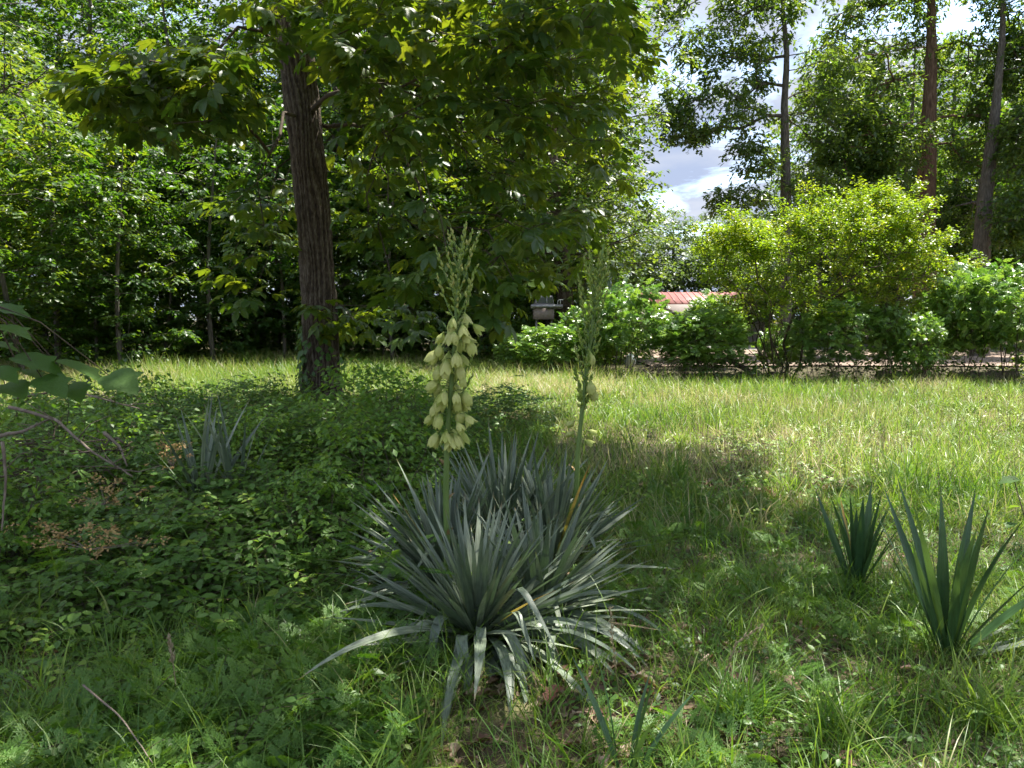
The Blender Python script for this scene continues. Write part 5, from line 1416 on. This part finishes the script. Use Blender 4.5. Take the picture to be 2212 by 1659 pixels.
def spray(name, c, w, h, n, label, mat='rust'):
    c = np.array(c); a = Acc(); sticks_a = Acc()
    root = empty(name, c); tag(root, label, 'dried spray', 'dried orange sprays on the vines')
    p = rng.normal(0, 1, (n, 3)) * np.array([w, w * .5, h]); 
    A0 = np.tile([[0, 0, -h * 1.6]], (18, 1)); sticks(sticks_a, A0, p[:18], .002, .001, 3)
    spray_leaves(a, LF2, p, 12, .035, .012, .02, (-.8, .8), .8)
    l1 = link('stem', sticks_a.mesh('stem', M['dead_wood']), root); l2 = link('seed_cluster', a.mesh('seed_cluster', M[mat]), root); l2['kind'] = 'stuff'
spray('dried_spray', at(190, 1160, 3.7), .16, .04, 46, 'wide orange dried flower spray, lowest on the vines left of the clump')
spray('dried_spray', at(225, 1060, 4.3), .10, .05, 26, 'thin orange dried spray at the end of the long dead branch')
spray('dried_spray', at(372, 975, 5.0), .06, .07, 22, 'small rusty dried spray against the leaves of the dark upright yucca')

# ivy at the foot of the hickory, dark sprigs
acc = Acc(); iv = leaf_tpl(.8, .1, .1, 1, .4)
n = 420
f = rng.random(n) ** 1.6 * .48; zz_ = f * 3.2
tpz = tpath + base
cz = np.stack([np.interp(zz_, tpz[:, 2], tpz[:, 0]), np.interp(zz_, tpz[:, 2], tpz[:, 1])], 1)
a_ = rng.uniform(0, 6.28, n); a_ = np.where(rng.random(n) < .5, rng.normal(3.5, .5, n), a_)
rr = .31 + rng.uniform(0, .05, n) + .1 * (zz_ < .3)
p = np.stack([cz[:, 0] + np.cos(a_) * rr, cz[:, 1] + np.sin(a_) * rr, zz_], 1)
fw = np.stack([np.cos(a_) * .4 + rng.normal(0, .3, n), np.sin(a_) * .4 + rng.normal(0, .3, n), -np.ones(n) * .8], 1)
up = np.stack([np.cos(a_), np.sin(a_), .5 * np.ones(n)], 1)
acc.stamp(iv[0], iv[1], p, frames(fw, up), rng.uniform(.07, .14, n), rng.random(n) * .4, iv[2])
tag(link('ivy', acc.mesh('ivy', M['vine'])), 'dark ivy climbing the lower left side of the hickory trunk', 'ivy', kind='stuff')
GS = 'dark saplings near the hickory foot'
sprig = [make_shrub('dark_seedling', .75, .42, M['oak'], leaf_tpl(.5, .1, .1, 1), 26, 9, .12, .06, stems=5, low=.1, r0=.006, rt=.0015) for k in range(2)]
for k, (xd, yd, s, lab) in enumerate([(640, 925, 1.1, 'dark leafy seedling just left of the hickory trunk foot'), (560, 935, .9, 'dark leafy seedling between the trunk foot and the small dark yucca'), (855, 915, .85, 'dark leafy seedling right of the hickory trunk foot'),
                                   (400, 930, .8, 'low dark seedling behind the small dark yucca'), (495, 960, .8, 'low dark seedling right of the small dark yucca'), (210, 945, 1.7, 'large dark seedling behind the big leaved sapling'), (1390, 985, .5, 'low dark seedling in the shaded grass beside the greener stalk'), (300, 960, 1.2, 'dark seedling left of the small dark yucca')]):
    x, y = gp(xd, yd); place(sprig[k % 2], used, x, y, s, rng.uniform(0, 6), lab, 'seedling', GS)
GV = 'bushy shrubs rising out of the vines'
vb = [make_shrub('vine_bush', 1.0, .62, M['bushleaf'], leaf_tpl(.56, .18, .14, 1, .42), 120, 11, .15, .062, stems=8, low=.05, r0=.008, rt=.0016, tilt=.5) for k in range(3)]
for k, (xd, yd, s, lab) in enumerate([(790, 1010, 1.0, 'bushy green shrub between the hickory foot and the tall flower stalk'), (880, 1045, .95, 'bushy shrub touching the left side of the flower stalk'), (705, 1070, .8, 'round green shrub in the vines, nearer than the hickory foot'),
        (800, 1160, .8, 'green shrub pressed against the upper left of the yucca clump'), (640, 1000, .7, 'small shrub below the dark seedlings at the trunk foot'), (560, 1110, .7, 'low shrub right of the dark upright yucca'), (90, 1080, .95, 'shrub under the dead branches at the left edge'),
        (260, 1110, .75, 'low shrub left of the dark upright yucca'), (330, 1010, .9, 'shrub behind the small rusty dried spray'), (30, 1240, .7, 'leafy shrub low at the left edge'), (690, 1230, .62, 'low leafy shrub left of the yucca clump')]):
    x, y = gp(xd, yd); place(vb[k % 3], used, x, y, s * 1.12, rng.uniform(0, 6), lab, 'shrub', GV)
# single prominent dead oak leaves, clumps, grass heads
def oak_leaf_thing(xd, yd, s, az, label, mat='red_leaf', dz=.02):
    q = gpt(xd, yd); a = Acc(); v = LOAK[0].copy(); v[:, 2] = 1.1 * v[:, 0] ** 2 + .12 * np.sin(v[:, 1] * 5)
    a.add(v, LOAK[1], .6, LOAK[2]); o = link('dead_oak_leaf', a.mesh('dead_oak_leaf', M[mat]), None, (q[0], q[1], q[2] + dz)); o.scale = (s, s, s); o.rotation_euler = (rng.normal(.25, .1), rng.normal(0, .2), az); tag(o, label, 'dead leaf', 'large dead leaves on the ground')
oak_leaf_thing(1180, 1590, .16, -.35, 'curled reddish lobed oak leaf on bare ground below the yucca clump', dz=.04)
oak_leaf_thing(1640, 1095, .24, 1.9, 'bright reddish brown dead leaf in the sunlit grass')
oak_leaf_thing(1675, 1085, .2, .9, 'pale brown dead leaf touching the bright reddish one', 'litter')
oak_leaf_thing(1095, 1440, .13, .6, 'brown dead leaf at the foot of the front yucca rosette', 'litter', .05)
oak_leaf_thing(855, 1450, .13, 2.2, 'brown dead leaf under the left drooping yucca leaves', 'litter', .04)
oak_leaf_thing(1420, 1520, .15, 1.2, 'grey-brown dead leaf on the soil right of the young yucca tips', 'litter', .03)
oak_leaf_thing(1720, 1500, .16, 2.7, 'pale curled dead leaf beside the coarse grass clump', 'litter', .04)
def clump_thing(xd, yd, n, L, w, label, rn0=.25, spread=.05, bend=(.5, 1.8), kindm='grass', th=(.02, .6)):
    q = gpt(xd, yd); a = Acc()
    bpt = np.stack([rng.normal(0, spread, n), rng.normal(0, spread, n), np.zeros(n) - .01], 1)
    ribbons(a, bpt, rng.uniform(0, 6.28, n), rng.uniform(*th, n), rng.uniform(*bend, n), L * rng.uniform(.5, 1.1, n), w * rng.uniform(.7, 1.2, n), 6, np.clip(rng.normal(rn0, .12, n), 0, 1))
    root = empty('grass_clump', q); tag(root, label, 'grass clump', 'coarse grass clumps')
    b = link('blades', a.mesh('blades', M[kindm]), root); b['kind'] = 'stuff'
clump_thing(1590, 1590, 210, .34, .006, 'coarse grass clump with arching blades under the bent straw-coloured seed head')
clump_thing(1585, 1100, 110, .30, .006, 'dark grass clump beside the bright reddish dead leaf', .1)
clump_thing(1460, 1050, 60, .42, .009, 'tall grass tuft at the border of shade and sun right of the clump', .15, bend=(.1, .7))
clump_thing(60, 1600, 90, .36, .008, 'arching broad grass clump in the lower left corner', .2)
clump_thing(1800, 1620, 110, .3, .007, 'low grass clump near the bottom edge right of the straw seed head', .3)
clump_thing(2120, 1600, 110, .34, .008, 'bright grass clump below the larger fan-shaped yucca', .4)
clump_thing(1620, 1290, 60, .22, .007, 'small upright grass clump left of the left fan-shaped yucca', .3, bend=(.1, .8))
clump_thing(430, 1330, 7, .55, .022, 'broad grass blade arching over the vines above the feathery herbs', .25, .02, (1.4, 2.4))
clump_thing(600, 1310, 8, .40, .02, 'few broad upright grass blades left of the yucca clump', .25, .06, (.2, 1.8))
clump_thing(290, 1480, 7, .5, .018, 'broad arching blades over the lower left grass', .3, .04, (1.2, 2.2))
clump_thing(1500, 1700, 40, .3, .007, 'grass tuft beside the young yucca at the bottom edge', .35)
def seed_head(pts, label):
    pts = [np.array(p) for p in pts]; b = pts[0].copy(); a = Acc(); q = np.array([interp(np.array(pts), f) for f in np.linspace(0, 1, 20)]) - b
    tube(a, q, np.linspace(.0022, .0012, 20), 5)
    root = empty('seed_head', b); tag(root, label, 'grass seed head', 'dry grass seed heads')
    link('stem', a.mesh('stem', M['straw']), root)
    c = Acc(); i = np.repeat(np.arange(9, 20), 5); n = len(i); p = q[i] + rng.normal(0, .003, (n, 3))
    d = norm(q[np.minimum(i + 1, 19)] - q[i - 1]) + rng.normal(0, .3, (n, 3))
    c.stamp(BUD[0] * np.array([.5, 1, .5]), BUD[1], p, frames(norm(d), np.tile([.1, .3, 1.0], (n, 1))), .02, rng.random(n) * .5 + .5, BUD[2])
    w = link('seeds', c.mesh('seeds', M['straw']), root); w['kind'] = 'stuff'
seed_head([at(1545, 1560, 2.75), at(1565, 1460, 2.75), at(1590, 1390, 2.72), at(1640, 1355, 2.70)], 'bent straw-coloured seed head arching over the coarse grass clump')
seed_head([at(1350, 1560, 2.8), at(1330, 1450, 2.8), at(1322, 1370, 2.8), at(1318, 1320, 2.8)], 'pale upright seed head right of the yucca clump')
seed_head([at(380, 1480, 2.6), at(372, 1420, 2.6), at(366, 1380, 2.6)], 'short green-white seed head above the feathery herbs')
# vine climbing through the front of the clump
acc = Acc()
for (x0, y0, x1, y1, Y, m) in ((1055, 1330, 1005, 1240, 3.35, 9), (1040, 1360, 1050, 1260, 3.3, 8), (1120, 1440, 1090, 1400, 3.2, 4), (930, 1330, 1010, 1370, 3.25, 6), (1060, 1260, 1080, 1160, 3.6, 7), (980, 1180, 960, 1260, 3.5, 6), (1130, 1120, 1180, 1160, 4.4, 8)):
    p = np.array([at(x0 + (x1 - x0) * t + 10 * math.sin(9 * t), y0 + (y1 - y0) * t, Y) for t in np.linspace(0, 1, m * 2)])
    a_ = rng.uniform(0, 6.28, m * 2); f = np.stack([np.cos(a_), np.sin(a_) * .6 - .3, rng.uniform(-.3, .2, m * 2)], 1)
    acc.stamp(tplv[0], tplv[1], p, frames(norm(f), np.tile([0, -.5, 1.0], (m * 2, 1))), .042 * rng.uniform(.7, 1.2, m * 2), rng.uniform(.5, .95, m * 2), tplv[2])
    tube(acc, p[::2], .0012, 3, .3)
tag(link('climbing_vine', acc.mesh('climbing_vine', M['vine'])), 'bright oval-leaved vine sprigs climbing through the front yucca rosette', 'vine', kind='stuff')
